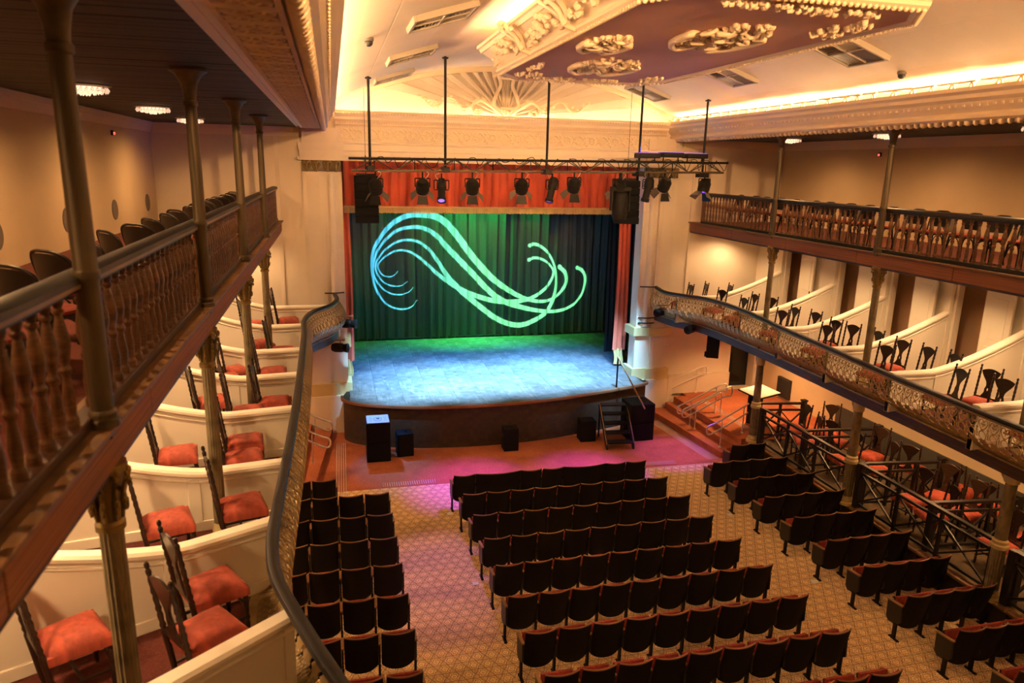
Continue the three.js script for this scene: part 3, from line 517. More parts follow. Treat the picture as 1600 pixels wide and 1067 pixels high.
// small red beacons by the gallery cornice
for (const [s, z] of [[-1, -2.2], [1, -1.5]]) {
  const t = thing('alarm_beacon', `tiny red-lit alarm beacon high on the ${s < 0 ? 'left' : 'right'} gallery wall`, 'alarm', [s * XW, 7.92, z]);
  mesh(rbox(0.05, 0.10, 0.08, -s * 0.02, 0, 0), M.black, 'housing', t);
  mesh(new THREE.SphereGeometry(0.03, 10, 8).translate(-s * 0.05, -0.01, 0), std(lin(0.6, 0.05, 0.04), 0.4, { emissive: lin(1, 0.08, 0.06), emissiveIntensity: 1.2 }), 'lamp_lens', t);
}
// crystal ceiling lamps of the galleries
for (const s of [-1, 1]) (s < 0 ? [-3.0, 0.47, 4.11, 7.7, 11.3] : [-2.7, 0.75, 4.3, 7.8]).forEach((z, i) => {
  const at = V(s * (s < 0 ? 7.52 : 7.1), 8.3, z);
  const t = thing('ceiling_lamp', `round crystal ceiling lamp, ${ORD[i]} from the stage above the ${s < 0 ? 'left' : 'right'} upper gallery`, 'lamp', at.toArray(), 0, 'gallery ceiling lamps');
  mesh(lathe([[0, 0], [0.30, 0], [0.30, -0.015], [0.24, -0.03], [0, -0.03]], 24), M.gilt, 'canopy', t);
  mesh(lathe([[0, -0.032], [0.2, -0.032], [0.2, -0.05], [0, -0.05]], 20), M.bulb, 'lamp_disc', t);
  const cr = []; for (let r = 0; r < 4; r++) for (let k = 0; k < 8 + r * 6; k++) { const a = k / (8 + r * 6) * 6.283; cr.push(new THREE.OctahedronGeometry(0.022, 0).scale(1, 1.7, 1).translate((0.05 + r * 0.068) * Math.cos(a), -0.10 + r * 0.012, (0.05 + r * 0.068) * Math.sin(a))); }
  mesh(join(cr), M.crystal, 'crystal_drops', t, 'stuff');
  spot(at.clone().add(V(0, -0.16, 0)), at.clone().add(V(0, -2, 0)), WARM, L.gallery, 1.5, 1, 4);
});

// ---------------------------------------------------------------- chairs of the boxes and of the galleries
const legG = lathe([[0, 0], [0.014, 0], [0.018, 0.03], [0.022, 0.10], [0.016, 0.13], [0.026, 0.155], [0.017, 0.18], [0.022, 0.26], [0.027, 0.32], [0.02, 0.34], [0.026, 0.36], [0.026, 0.42], [0, 0.42]], 9);
const backPostG = lathe([[0, 0.0], [0.016, 0], [0.022, 0.1], [0.024, 0.42], [0.024, 0.48], [0.017, 0.50], [0.025, 0.53], [0.018, 0.56], [0.023, 0.62], [0.016, 0.65], [0.024, 0.68], [0.017, 0.71], [0.022, 0.77], [0.016, 0.80], [0.024, 0.83], [0.018, 0.87], [0.022, 0.93], [0.015, 0.965], [0.021, 0.99], [0.021, 1.01], [0.012, 1.025], [0.02, 1.05], [0.016, 1.075], [0, 1.085]], 9);
let boxChair;
{
  const t = thing('box_chair', '', 'chair', [0, 0, 0]);
  const seat = shell(8, 8, (u, v) => { const w = 0.40 + 0.07 * (1 - v), x = (u - 0.5) * w, z = (v - 0.5) * 0.43 - 0.01, e = Math.min(u, 1 - u, v, 1 - v); return V(x, 0.445 + 0.055 * Math.min(1, e * 5) ** 0.5 + 0.012 * Math.sin(Math.PI * u) * Math.sin(Math.PI * v), z); }, () => V(0, -0.07, 0), 1.2);
  mesh(seat, M.red, 'seat', t);
  mesh(join([rbox(0.43, 0.05, 0.022, 0, 0.40, -0.205), rbox(0.36, 0.05, 0.022, 0, 0.40, 0.19), bar(V(-0.205, 0.40, -0.2), V(-0.175, 0.40, 0.19), 0.022, 0.05), bar(V(0.205, 0.40, -0.2), V(0.175, 0.40, 0.19), 0.022, 0.05)]), M.chairwood, 'seat_frame', t);
  for (const k of [-1, 1]) mesh(legG, M.chairwood, 'leg', t).position.set(k * 0.2, 0, -0.2);
  for (const k of [-1, 1]) { const p = mesh(backPostG, M.chairwood, 'back_post', t); p.position.set(k * 0.185, 0, 0.165); p.rotation.x = 0.13; }
  const sp = new THREE.Shape(); sp.moveTo(-0.165, 0.50); sp.bezierCurveTo(-0.12, 0.36, -0.035, 0.34, -0.035, 0.24); sp.bezierCurveTo(-0.035, 0.2, -0.06, 0.19, -0.05, 0.14); sp.bezierCurveTo(-0.045, 0.08, -0.09, 0.06, -0.10, 0); sp.lineTo(0.10, 0);
  sp.bezierCurveTo(0.09, 0.06, 0.045, 0.08, 0.05, 0.14); sp.bezierCurveTo(0.06, 0.19, 0.035, 0.2, 0.035, 0.24); sp.bezierCurveTo(0.035, 0.34, 0.12, 0.36, 0.165, 0.50); sp.bezierCurveTo(0.1, 0.535, 0.05, 0.55, 0, 0.55); sp.bezierCurveTo(-0.05, 0.55, -0.1, 0.535, -0.165, 0.50);
  const h = new THREE.Path(); h.absellipse(0, 0.165, 0.012, 0.03, 0, 6.283); sp.holes.push(h);
  const spg = slab(sp, 0.022, 0.004, 6).translate(0, 0, -0.011); spg.rotateX(0.13).translate(0, 0.47, 0.228);
  mesh(spg, M.chairwood, 'splat', t);
  mesh(rbox(0.37, 0.05, 0.022, 0, 0.475, 0.226), M.chairwood, 'back_rail', t);
  for (const g of [bar(V(-0.2, 0.16, -0.2), V(-0.185, 0.16, 0.18), 0.02), bar(V(0.2, 0.16, -0.2), V(0.185, 0.16, 0.18), 0.02), bar(V(-0.19, 0.16, 0), V(0.19, 0.16, 0), 0.02), bar(V(-0.2, 0.26, -0.2), V(0.2, 0.26, -0.2), 0.018)]) mesh(g, M.chairwood, 'stretcher', t);
  t.scale.setScalar(1.1); boxChair = t;
}
let boxUsed = false;
function placeBoxChair(x, y, z, turn, label, group) {
  if (!boxUsed) { boxUsed = true; boxChair.position.set(x, y, z); boxChair.rotation.y = turn; boxChair.userData.label = label; boxChair.userData.group = group; return boxChair; }
  return dup(boxChair, [x, y, z], turn, label, group);
}
let hoopChair;
{
  const t = thing('bentwood_chair', '', 'chair', [0, 0, 0]);
  mesh(lathe([[0, 0.43], [0.2, 0.43], [0.215, 0.445], [0.21, 0.47], [0.16, 0.485], [0, 0.49]], 20), M.redseat, 'seat', t);
  mesh(new THREE.TorusGeometry(0.2, 0.018, 6, 24).rotateX(Math.PI / 2).translate(0, 0.425, 0), M.blackwood, 'seat_ring', t);
  for (const [x, z] of [[-1, -1], [1, -1], [-1, 1], [1, 1]]) mesh(rod(V(x * 0.18, 0, z * 0.18), V(x * 0.14, 0.43, z * 0.14), 0.013, 0.017), M.blackwood, 'leg', t);
  mesh(tube([V(-0.19, 0.40, 0.10), V(-0.215, 0.62, 0.16), V(-0.2, 0.78, 0.20), V(-0.12, 0.84, 0.235), V(0, 0.85, 0.245), V(0.12, 0.84, 0.235), V(0.2, 0.78, 0.20), V(0.215, 0.62, 0.16), V(0.19, 0.40, 0.10)], 0.016, 40, 7), M.blackwood, 'back_hoop', t);
  mesh(shell(10, 5, (u, v) => { const a = (u - 0.5) * 2; return V(0.2 * a, 0.55 + 0.28 * v - 0.03 * a * a * v, 0.21 + 0.035 * v - 0.05 * a * a); }, () => V(0, 0, 0.012)), M.blackwood, 'back_panel', t);
  const br = []; for (let k = 0; k < 4; k++) { const a = k * Math.PI / 2; br.push(tube([V(-0.15, 0.2, 0.15), V(-0.1, 0.36, 0.15), V(0, 0.41, 0.145), V(0.1, 0.36, 0.15), V(0.15, 0.2, 0.15)], 0.009, 14, 5).rotateY(a)); }
  mesh(join(br), M.blackwood, 'brace', t);
  hoopChair = t;
}
{
  let first = true;
  const put = (x, z, turn, label, group, sy = 1) => { let o = hoopChair; if (first) { first = false; hoopChair.position.set(x, 5.915, z); hoopChair.rotation.y = turn; hoopChair.userData.label = label; hoopChair.userData.group = group; } else o = dup(hoopChair, [x, 5.915, z], turn, label, group); o.scale.set(sy < 1 ? 1.2 : 1, sy, 1); };
  const zl = []; for (let z = -4.6; z < 9.6; z += 0.88) zl.push(z);
  zl.forEach((z, i) => put(-6.72 + rr(-0.05, 0.05), z, -0.75 + rr(-0.2, 0.2), `black bentwood chair behind the left balustrade, ${ORD[i]} in the row from the stage`, 'bentwood chairs of the left gallery', 0.9));
  const zr = []; for (let z = -4.5; z < 7; z += 0.66) zr.push(z);
  zr.forEach((z, i) => put(6.72 + rr(-0.05, 0.05), z, Math.PI / 2 + rr(-0.15, 0.15), `red-seated bentwood chair behind the right balustrade, ${ORD[i]} in the row from the stage`, 'bentwood chairs of the right gallery'));
}

// ---------------------------------------------------------------- middle tier: balcony floor, pierced iron front, boxes
const curve = (pts) => new THREE.CatmullRomCurve3(pts.map((p) => V(...p)), false, 'centripetal');
const railPts = {
  left: [[-4.62, 3.95, -5.42], [-4.57, 3.95, -4.55], [-4.75, 3.95, -3.75], [-5.13, 3.95, -3.05], [-5.29, 3.95, -2.2], [-5.26, 3.95, -0.6], [-5.22, 3.95, 3.2], [-5.23, 3.95, 5.4], [-5.26, 3.95, 7.3], [-5.26, 3.95, 8.05], [-5.18, 3.95, 8.65], [-5.0, 3.95, 9.2], [-4.8, 3.95, 9.75], [-4.62, 3.95, 10.2], [-4.2, 3.95, 11.2], [-3.4, 3.95, 12.4]],
  right: [[4.86, 3.97, -5.40], [4.80, 3.95, -4.61], [5.05, 3.97, -3.90], [5.40, 3.98, -3.36], [5.55, 3.98, -1.70], [5.42, 3.93, 0.33], [5.31, 3.91, 2.14], [5.26, 3.85, 3.99], [5.23, 3.83, 5.43], [5.21, 3.82, 6.6], [5.2, 3.82, 8.0], [5.1, 3.82, 8.9], [4.7, 3.82, 10.0]],
};
const fasPts = {
  left: railPts.left.map(([x, y, z], i) => i < 4 ? [x - 0.04, 3.13, z - 0.15] : [x - 0.19, 3.13, z]),
  right: [[4.93, 3.15, -5.45], [5.06, 3.14, -4.64], [5.50, 3.15, -3.50], [5.66, 3.13, -1.6], [5.68, 3.13, -0.40], [5.60, 3.14, 1.94], [5.55, 3.15, 3.82], [5.52, 3.14, 5.31], [5.50, 3.12, 6.53], [5.48, 3.12, 8.0], [5.4, 3.12, 9.0], [5.0, 3.12, 10.2]],
};
// one unit of the pierced front, flat: a along, h up (0..0.72), d outward
let unitG;
{
  const g = [];
  const P = (a, h) => V(a, h, 0);
  g.push(tube([P(0, 0.50), P(-0.055, 0.56), P(-0.08, 0.625), P(-0.06, 0.68), P(-0.025, 0.675), P(0, 0.635), P(0.025, 0.675), P(0.06, 0.68), P(0.08, 0.625), P(0.055, 0.56)], 0.0085, 26, 5, true));
  for (const [a, h] of [[0, 0.655], [-0.026, 0.615], [0.026, 0.615]]) g.push(blob(a, h - 0.01, 0, 0.021, 0.021, 0.008));
  g.push(rod(P(0, 0.555), P(0, 0.62), 0.008, 0.008, 5), blob(0, 0.5, 0, 0.026, 0.028, 0.012), blob(-0.1, 0.53, 0, 0.02, 0.026, 0.01), blob(0.1, 0.53, 0, 0.02, 0.026, 0.01), rod(P(-0.1, 0.5), P(-0.1, 0.71), 0.006, 0.006, 5), rod(P(0.1, 0.5), P(0.1, 0.71), 0.006, 0.006, 5));
  g.push(tube([P(0, 0.49), P(-0.05, 0.455), P(-0.062, 0.40), P(-0.04, 0.345), P(0, 0.325), P(0.04, 0.345), P(0.062, 0.40), P(0.05, 0.455)], 0.009, 24, 5, true));
  for (const k of [-1, 1]) { g.push(tube([P(k * 0.1, 0.5), P(k * 0.085, 0.45), P(k * 0.1, 0.40), P(k * 0.08, 0.36)], 0.007, 8, 5)); for (let j = 0; j < 3; j++) g.push(blob(k * rr(0.02, 0.09), rr(0.14, 0.2), 0.004, 0.022, 0.028, 0.012)); }
  for (let j = 0; j < 30; j++) { const a = -0.095 + 0.19 * ((j * 0.618) % 1), h = 0.012 + 0.20 * j / 30; g.push(blob(a, h, rr(-0.004, 0.012), rr(0.012, 0.022), rr(0.016, 0.03), 0.013)); }
  for (const k of [-1, 1]) g.push(tube([P(k * 0.01, 0.02), P(k * 0.06, 0.07), P(k * 0.09, 0.13), P(k * 0.05, 0.17), P(k * 0.03, 0.13)], 0.008, 12, 5));
  g.push(rbox(0.2, 0.02, 0.012, 0, 0.705, 0, 0.003), rbox(0.2, 0.022, 0.016, 0, 0.008, 0, 0.003));
  unitG = join(g);
}
const starG = (() => { const s = []; for (let k = 0; k < 16; k++) { const a = k / 16 * 6.283 + 0.2, r = k % 2 ? 0.066 : 0.102; s.push([r * Math.cos(a), 0.265 + r * 1.12 * Math.sin(a)]); } return slab(s, 0.014, 0.004).translate(0, 0, 0.0); })();
const balconyAt = {};
for (const side of ['left', 'right']) {
  const s = side === 'left' ? -1 : 1, R = curve(railPts[side]), F = curve(fasPts[side]);
  const rp = R.getSpacedPoints(90), fp = F.getSpacedPoints(90);
  balconyAt[side] = (z) => { let best = rp[0]; for (const p of rp) if (Math.abs(p.z - z) < Math.abs(best.z - z)) best = p; return best; };
  const fr = thing('iron_balustrade', `curving balustrade of pierced gilt ironwork along the ${side} boxes`, 'balcony railing');
  mesh(sweep(rp, [[-0.05, -0.03], [0.05, -0.03], [0.06, 0], [0.045, 0.028], [0.02, 0.04], [-0.02, 0.04], [-0.045, 0.028], [-0.06, 0]]), M.rail, 'handrail', fr);
  mesh(sweep(rp.map((p) => p.clone().add(V(0, -0.045, 0))), [[-0.028, -0.02], [0.028, -0.02], [0.028, 0.02], [-0.028, 0.02]]), M.iron, 'rail_bar', fr);
  // which way the hall lies: to the left of travel for the right side (travel towards the audience), to the right for the left side
  const deform = (geo, s0, len) => {
    const g = geo.clone(), p = g.attributes.position;
    for (let i = 0; i < p.count; i++) {
      const u = Math.min(1, Math.max(0, (s0 + p.getX(i)) / len)), h = p.getY(i) / 0.72;
      const a = R.getPointAt(u), b = F.getPointAt(u), tan = R.getTangentAt(u), nx = tan.z * -1, nz = tan.x;
      const k = s < 0 ? -1 : 1, ox = nx * k, oz = nz * k;                       // unit vector into the hall
      const top = a.y - 0.06, bot = b.y + 0.02, d = p.getZ(i) + (s < 0 ? 0.25 : 0.2) * Math.sin(Math.PI * Math.min(1, Math.max(0, h)) ** 0.8) ;
      const w = h;
      p.setXYZ(i, b.x + (a.x - b.x) * w + ox * d, bot + (top - bot) * h, b.z + (a.z - b.z) * w + oz * d);
    }
    g.computeVertexNormals(); return g;
  };
  const len = R.getLength(), n = Math.floor(len / 0.2);
  for (let i = 0; i < n; i++) { const q = mesh(deform(unitG, (i + 0.5) * 0.2, len), M.iron, 'ironwork_panel', fr); mesh(deform(starG, (i + 0.5) * 0.2, len), M.plaque, 'leaf_plaque', q); }
  const beam = thing('balcony_beam', `dark red curved wooden beam under the ${side} pierced balcony front`, 'beam');
  const o = s < 0 ? -1 : 1;
  mesh(sweep(fp, [[0.0, -0.20], [-o * 0.05, -0.20], [-o * 0.06, -0.02], [-o * 0.08, 0.0], [-o * 0.07, 0.02], [o * 0.06, 0.02], [o * 0.06, -0.2]].map(([a, b]) => [s < 0 ? a : a, b])), M.fascia_dark, 'beam_face', beam);
  mesh(sweep(fp.map((p) => p.clone().add(V(0, 0.012, 0))), [[-0.085, -0.012], [0.085, -0.012], [0.085, 0.012], [-0.085, 0.012]]), M.iron, 'gilt_edge', beam);
  // floor of the tier
  const poly = [...fp.map((p) => [p.x, p.z]), [s * 8.9, fp[90].z], [s * 8.9, ZF]];
  struct(plate(poly, 2.93, 3.12), M.cream, `floor_boxes_${side}`);
  struct(plate(poly, 3.12, 3.15), M.carpetdark, `floor_boxes_carpet_${side}`);
}
// iron columns through both lower tiers
function column(name, at, h, fluted, label, group) {
  const t = thing(name, label, 'column', at, 0, group);
  const fl = (r0, r1, y0, y1) => { const n = 16, pos = []; const s = new THREE.Shape(); for (let i = 0; i <= 96; i++) { const a = i / 96 * 6.2832, r = r0 * (1 - 0.075 * Math.abs(Math.sin(n / 2 * a))); i ? s.lineTo(r * Math.cos(a), r * Math.sin(a)) : s.moveTo(r, 0); } return new THREE.ExtrudeGeometry(s, { depth: y1 - y0, bevelEnabled: false }).rotateX(-Math.PI / 2).translate(0, y0, 0); };
  mesh(lathe([[0, 0], [0.17, 0], [0.17, 0.05], [0.13, 0.07], [0.14, 0.11], [0.11, 0.16], [0.105, 0.2], [0, 0.2]], 18), M.gilt_pale, 'base', t);
  const mid = fluted ? 0.62 : 0.95;
  if (fluted) mesh(fl(0.105, 0.105, 0.18, h - 0.42), M.column, 'shaft', t);
  else { mesh(fl(0.11, 0.11, 0.18, mid), M.column, 'fluted_drum', t); mesh(lathe([[0.1, mid], [0.135, mid], [0.135, mid + 0.06], [0.115, mid + 0.08], [0.12, mid + 0.13], [0.095, mid + 0.16]], 18), M.gilt_pale, 'collar', t); mesh(lathe([[0.095, mid + 0.14], [0.088, h - 0.3]], 16), M.column, 'shaft', t); }
  if (fluted) {
    mesh(lathe([[0.1, h - 0.44], [0.13, h - 0.43], [0.13, h - 0.39], [0.105, h - 0.37], [0.11, h - 0.2], [0.16, h - 0.06], [0.19, h - 0.05], [0.19, h], [0, h]], 18), M.gilt, 'capital', t);
    const g = []; for (let k = 0; k < 8; k++) { const a = k / 8 * 6.283, c = Math.cos(a), s = Math.sin(a); g.push(tube([V(0.11 * c, h - 0.36, 0.11 * s), V(0.13 * c, h - 0.24, 0.13 * s), V(0.18 * c, h - 0.12, 0.18 * s), V(0.215 * c, h - 0.13, 0.215 * s)], 0.022, 10, 5), blob(0.15 * c, h - 0.27, 0.15 * s, 0.03, 0.05, 0.03), blob(0.19 * c, h - 0.06, 0.19 * s, 0.035, 0.04, 0.035)); }
    mesh(join(g), M.gilt, 'leaves', t);
  } else {
    mesh(lathe([[0.088, h - 0.34], [0.11, h - 0.33], [0.11, h - 0.1], [0.13, h - 0.08], [0.13, h], [0, h]], 16), M.gilt_pale, 'capital', t);
    mesh(join([tube([V(0, h - 0.34, -0.1), V(0, h - 0.26, -0.2), V(0, h - 0.14, -0.22), V(0, h - 0.02, -0.32)], 0.02, 16, 6), tube([V(0, h - 0.3, -0.1), V(0, h - 0.2, -0.12), V(0, h - 0.12, -0.17), V(0, h - 0.17, -0.2)], 0.016, 14, 6), blob(0, h - 0.3, -0.13, 0.03, 0.06, 0.04)]), M.gilt_pale, 'bracket', t);
  }
  return t;
}
const COLZ = { left: [-0.98, 2.55, 6.3, 10.0], right: [-1.3, 2.35, 5.95, 9.6] };
for (const side of ['left', 'right']) COLZ[side].forEach((z, i) => {
  const s = side === 'left' ? -1 : 1;
  const bc = column('box_column', [s * 5.99, 3.15, z], 2.5, true, `fluted bronze column with gilt capital between the ${side} boxes, ${ORD[i]} from the stage`, 'box tier columns'); bc.scale.set(0.66, 1, 0.66);
  column('floor_column', [s * 5.98, 0.5, z], 2.44, false, `bronze iron column under the ${side} balcony, ${ORD[i]} from the stage`, 'ground floor columns');
});
// boxes: partitions with swept tops, doors and back walls
const PARTZ = { left: [-4.13, -1.9, 0.3, 2.05, 3.87, 5.9, 7.42, 9.1], right: [-4.15, -1.8, 0.05, 1.95, 3.82, 5.7, 7.5] };
let doorN = 0;
for (const side of ['left', 'right']) {
  const s = side === 'left' ? -1 : 1, XB = 8.35;
  const top = (x) => { const u = Math.max(0, x - 6.15) / 2.2; return 3.90 + 0.76 * u ** 1.35; };
  PARTZ[side].forEach((z, i) => {
    const x0 = Math.abs(balconyAt[side](z).x) + 0.02, N = 26, a = [], b = [], c = [], e = [];
    for (let k = 0; k <= N; k++) { const x = x0 + (XB - x0) * k / N, y = top(x); a.push([s * x, y]); b.unshift([s * x, y - 0.085]); c.push([s * x, y - 0.12]); e.unshift([s * x, y - 0.155]); }
    const turn = side === 'left' ? [0, 0.03, 0.08, 0.12, 0.16, 0.16, 0.46, 0.67][i] : 0;
    const t = thing('box_partition', `low cream partition with swept top between ${side} boxes, ${ORD[i]} from the stage`, 'partition', [s * x0, 0, z], turn, `partitions of the ${side} boxes`), D = -s * x0;
    const fix = (q) => s > 0 ? q : q.slice().reverse();
    mesh(slab(fix([...a.map(([x, y]) => [x, y - 0.06]), [s * XB, 3.15], [s * x0, 3.15]]), 0.08).translate(D, 0, -0.04), M.white, 'panel', t);
    mesh(slab(fix([...a, ...b]), 0.17, 0.025).translate(D, 0, -0.085), M.white, 'cap_rail', t);
    mesh(slab(fix([...c, ...e]), 0.12, 0.012).translate(D, 0, -0.06), M.white, 'moulding', t);
    mesh(join([rbox(0.14, top(6.3) - 3.25, 0.11, s * 6.3, (top(6.3) + 3.05) / 2, 0, 0.01), rbox(0.10, 0.72, 0.10, s * (x0 + 0.05), 3.5, 0, 0.01)]).translate(D, 0, 0), M.white, 'pilaster_strip', t);
    mesh(rbox(XB - x0 - 0.02, 0.13, 0.12, s * (x0 + XB) / 2, 3.215, 0, 0.012).translate(D, 0, 0), M.white, 'baseboard', t);
    mesh(span(Math.min(s * 8.2, s * XB), Math.max(s * 8.2, s * XB), 3.15, 5.66, -0.07, 0.07).translate(D, 0, 0), M.white, 'end_pier', t);
  });
  // back wall of the boxes, with a doorway in each
  const zs = [ZF, ...PARTZ[side], side === 'left' ? 11.0 : 9.4], w = [];
  zs.slice(0, -1).forEach((z, i) => {
    const z1 = zs[i + 1], d0 = z + 0.14, d1 = Math.min(z + 0.86, z1 - 0.5);
    const A = Math.min(s * XB, s * (XB + 0.1)), B = Math.max(s * XB, s * (XB + 0.1));
    if (i === 0) { w.push(span(A, B, 3.15, 5.66, z, z1)); return; }
    w.push(span(A, B, 3.15, 5.66, z, d0), span(A, B, 5.30, 5.66, d0, d1), span(A, B, 3.15, 5.66, d1, z1));
    const door = struct(rbox(0.045, 2.1, d1 - d0 - 0.03, 0, 1.05, (d1 - d0 - 0.03) / 2, 0.008), M.white, `door_${++doorN}`);
    door.position.set(s * (XB - 0.06), 3.16, d1 + 0.02); door.rotation.y = s * -0.12;
    mesh(join([rbox(0.02, 0.75, 0.42, -s * 0.02, 0.55, 0.34), rbox(0.02, 0.85, 0.42, -s * 0.02, 1.5, 0.34)]), M.white, 'door_panel', door);
    mesh(rbox(0.02, 0.12, 0.035, -s * 0.028, 1.02, 0.6, 0.004), M.black, 'lock_plate', door);
    struct(join([rbox(0.14, 2.2, 0.07, s * XB, 4.25, d0 - 0.02), rbox(0.14, 2.2, 0.07, s * XB, 4.25, d1 + 0.0), rbox(0.14, 0.08, d1 - d0 + 0.1, s * XB, 5.33, (d0 + d1) / 2)]), M.white, `trim_${10 + doorN}`);
  });
  struct(join(w), M.white, `wall_boxes_${side}`);
  struct(span(Math.min(s * 8.86, s * 8.9), Math.max(s * 8.86, s * 8.9), 3.15, 5.66, ZF, 11), M.brown_wall, `wall_corridor_${side}`);
  // ceiling lamps of the boxes, out of view under the gallery
  zs.slice(0, -1).forEach((z, i) => {
    const at = V(s * 7.15, 5.64, (z + zs[i + 1]) / 2);
    const t = thing('unseen_box_lamp', `unseen ceiling lamp lighting the ${ORD[i]} ${side} box from the stage`, 'lamp', at.toArray(), 0, 'ceiling lamps of the boxes');
    mesh(lathe([[0, 0], [0.12, 0], [0.12, -0.03], [0.1, -0.04], [0, -0.04]], 16), M.gilt, 'rim', t);
    mesh(lathe([[0, -0.042], [0.09, -0.042], [0.06, -0.06], [0, -0.065]], 16), M.bulb, 'lamp_glass', t);
    spot(at.clone().add(V(0, -0.09, 0)), at.clone().add(V(-s * 0.35, -2, 0)), BOXLIGHT, L.box, 1.32, 0.5, 4);
  });
}
// chairs in the boxes: [x, z, turn]
{
  const boxName = (side, z) => { const zs = PARTZ[side]; let i = 0; while (i < zs.length && zs[i] < z) i++; return ORD[i]; };
  const count = {};
  const left = [[-6.80, 8.66, -1.0], [-5.80, 8.14, -1.05], [-5.74, 8.82, -0.95], [-6.45, 6.74, -1.25], [-5.72, 6.5, -1.3], [-5.85, 5.1, -1.4], [-5.9, 4.50, -1.45], [-6.71, 4.80, -1.4], [-5.62, 2.8, -1.6], [-6.0, 3.2, -1.5], [-6.6, 2.6, -1.2], [-5.78, 0.98, -1.5], [-6.48, 0.80, -1.0], [-5.7, -0.6, -1.6], [-6.2, -1.3, -1.2], [-5.78, -2.5, -1.6], [-6.5, -3.3, -1.2], [-5.75, -3.6, -1.5], [-6.6, 1.3, -1.5], [-5.9, -4.7, -1.3]];
  left.forEach(([x, z, a], i) => { const b = boxName('left', z), k = count['l' + b] = (count['l' + b] ?? -1) + 1; placeBoxChair(x, 3.15, z, a, `dark carved chair with red seat, ${ORD[k]} chair of the ${b} left box from the stage`, 'chairs in the left boxes'); });
  const right = [[5.3, -4.75], [5.9, -4.95], [5.8, -3.7], [6.5, -4.6], [5.72, -2.5], [6.35, -3.0], [6.52, -2.35], [5.72, -0.7], [6.3, -1.1], [6.42, -0.4], [5.70, 1.0], [6.28, 0.52], [6.35, 1.08], [6.45, 1.62], [5.66, 2.88], [6.35, 2.5], [6.42, 3.05], [6.5, 3.58], [5.72, 4.5], [6.25, 4.75], [5.95, 5.3], [5.68, 6.3], [6.3, 6.7]];
  right.forEach(([x, z], i) => { const b = boxName('right', z), k = count['r' + b] = (count['r' + b] ?? -1) + 1; placeBoxChair(x + 0.09, 3.15, z, Math.PI / 2 + rr(-0.25, 0.35), `dark vase-backed chair with red seat, ${ORD[k]} chair of the ${b} right box from the stage`, 'chairs in the right boxes').scale.setScalar(0.97); });
}

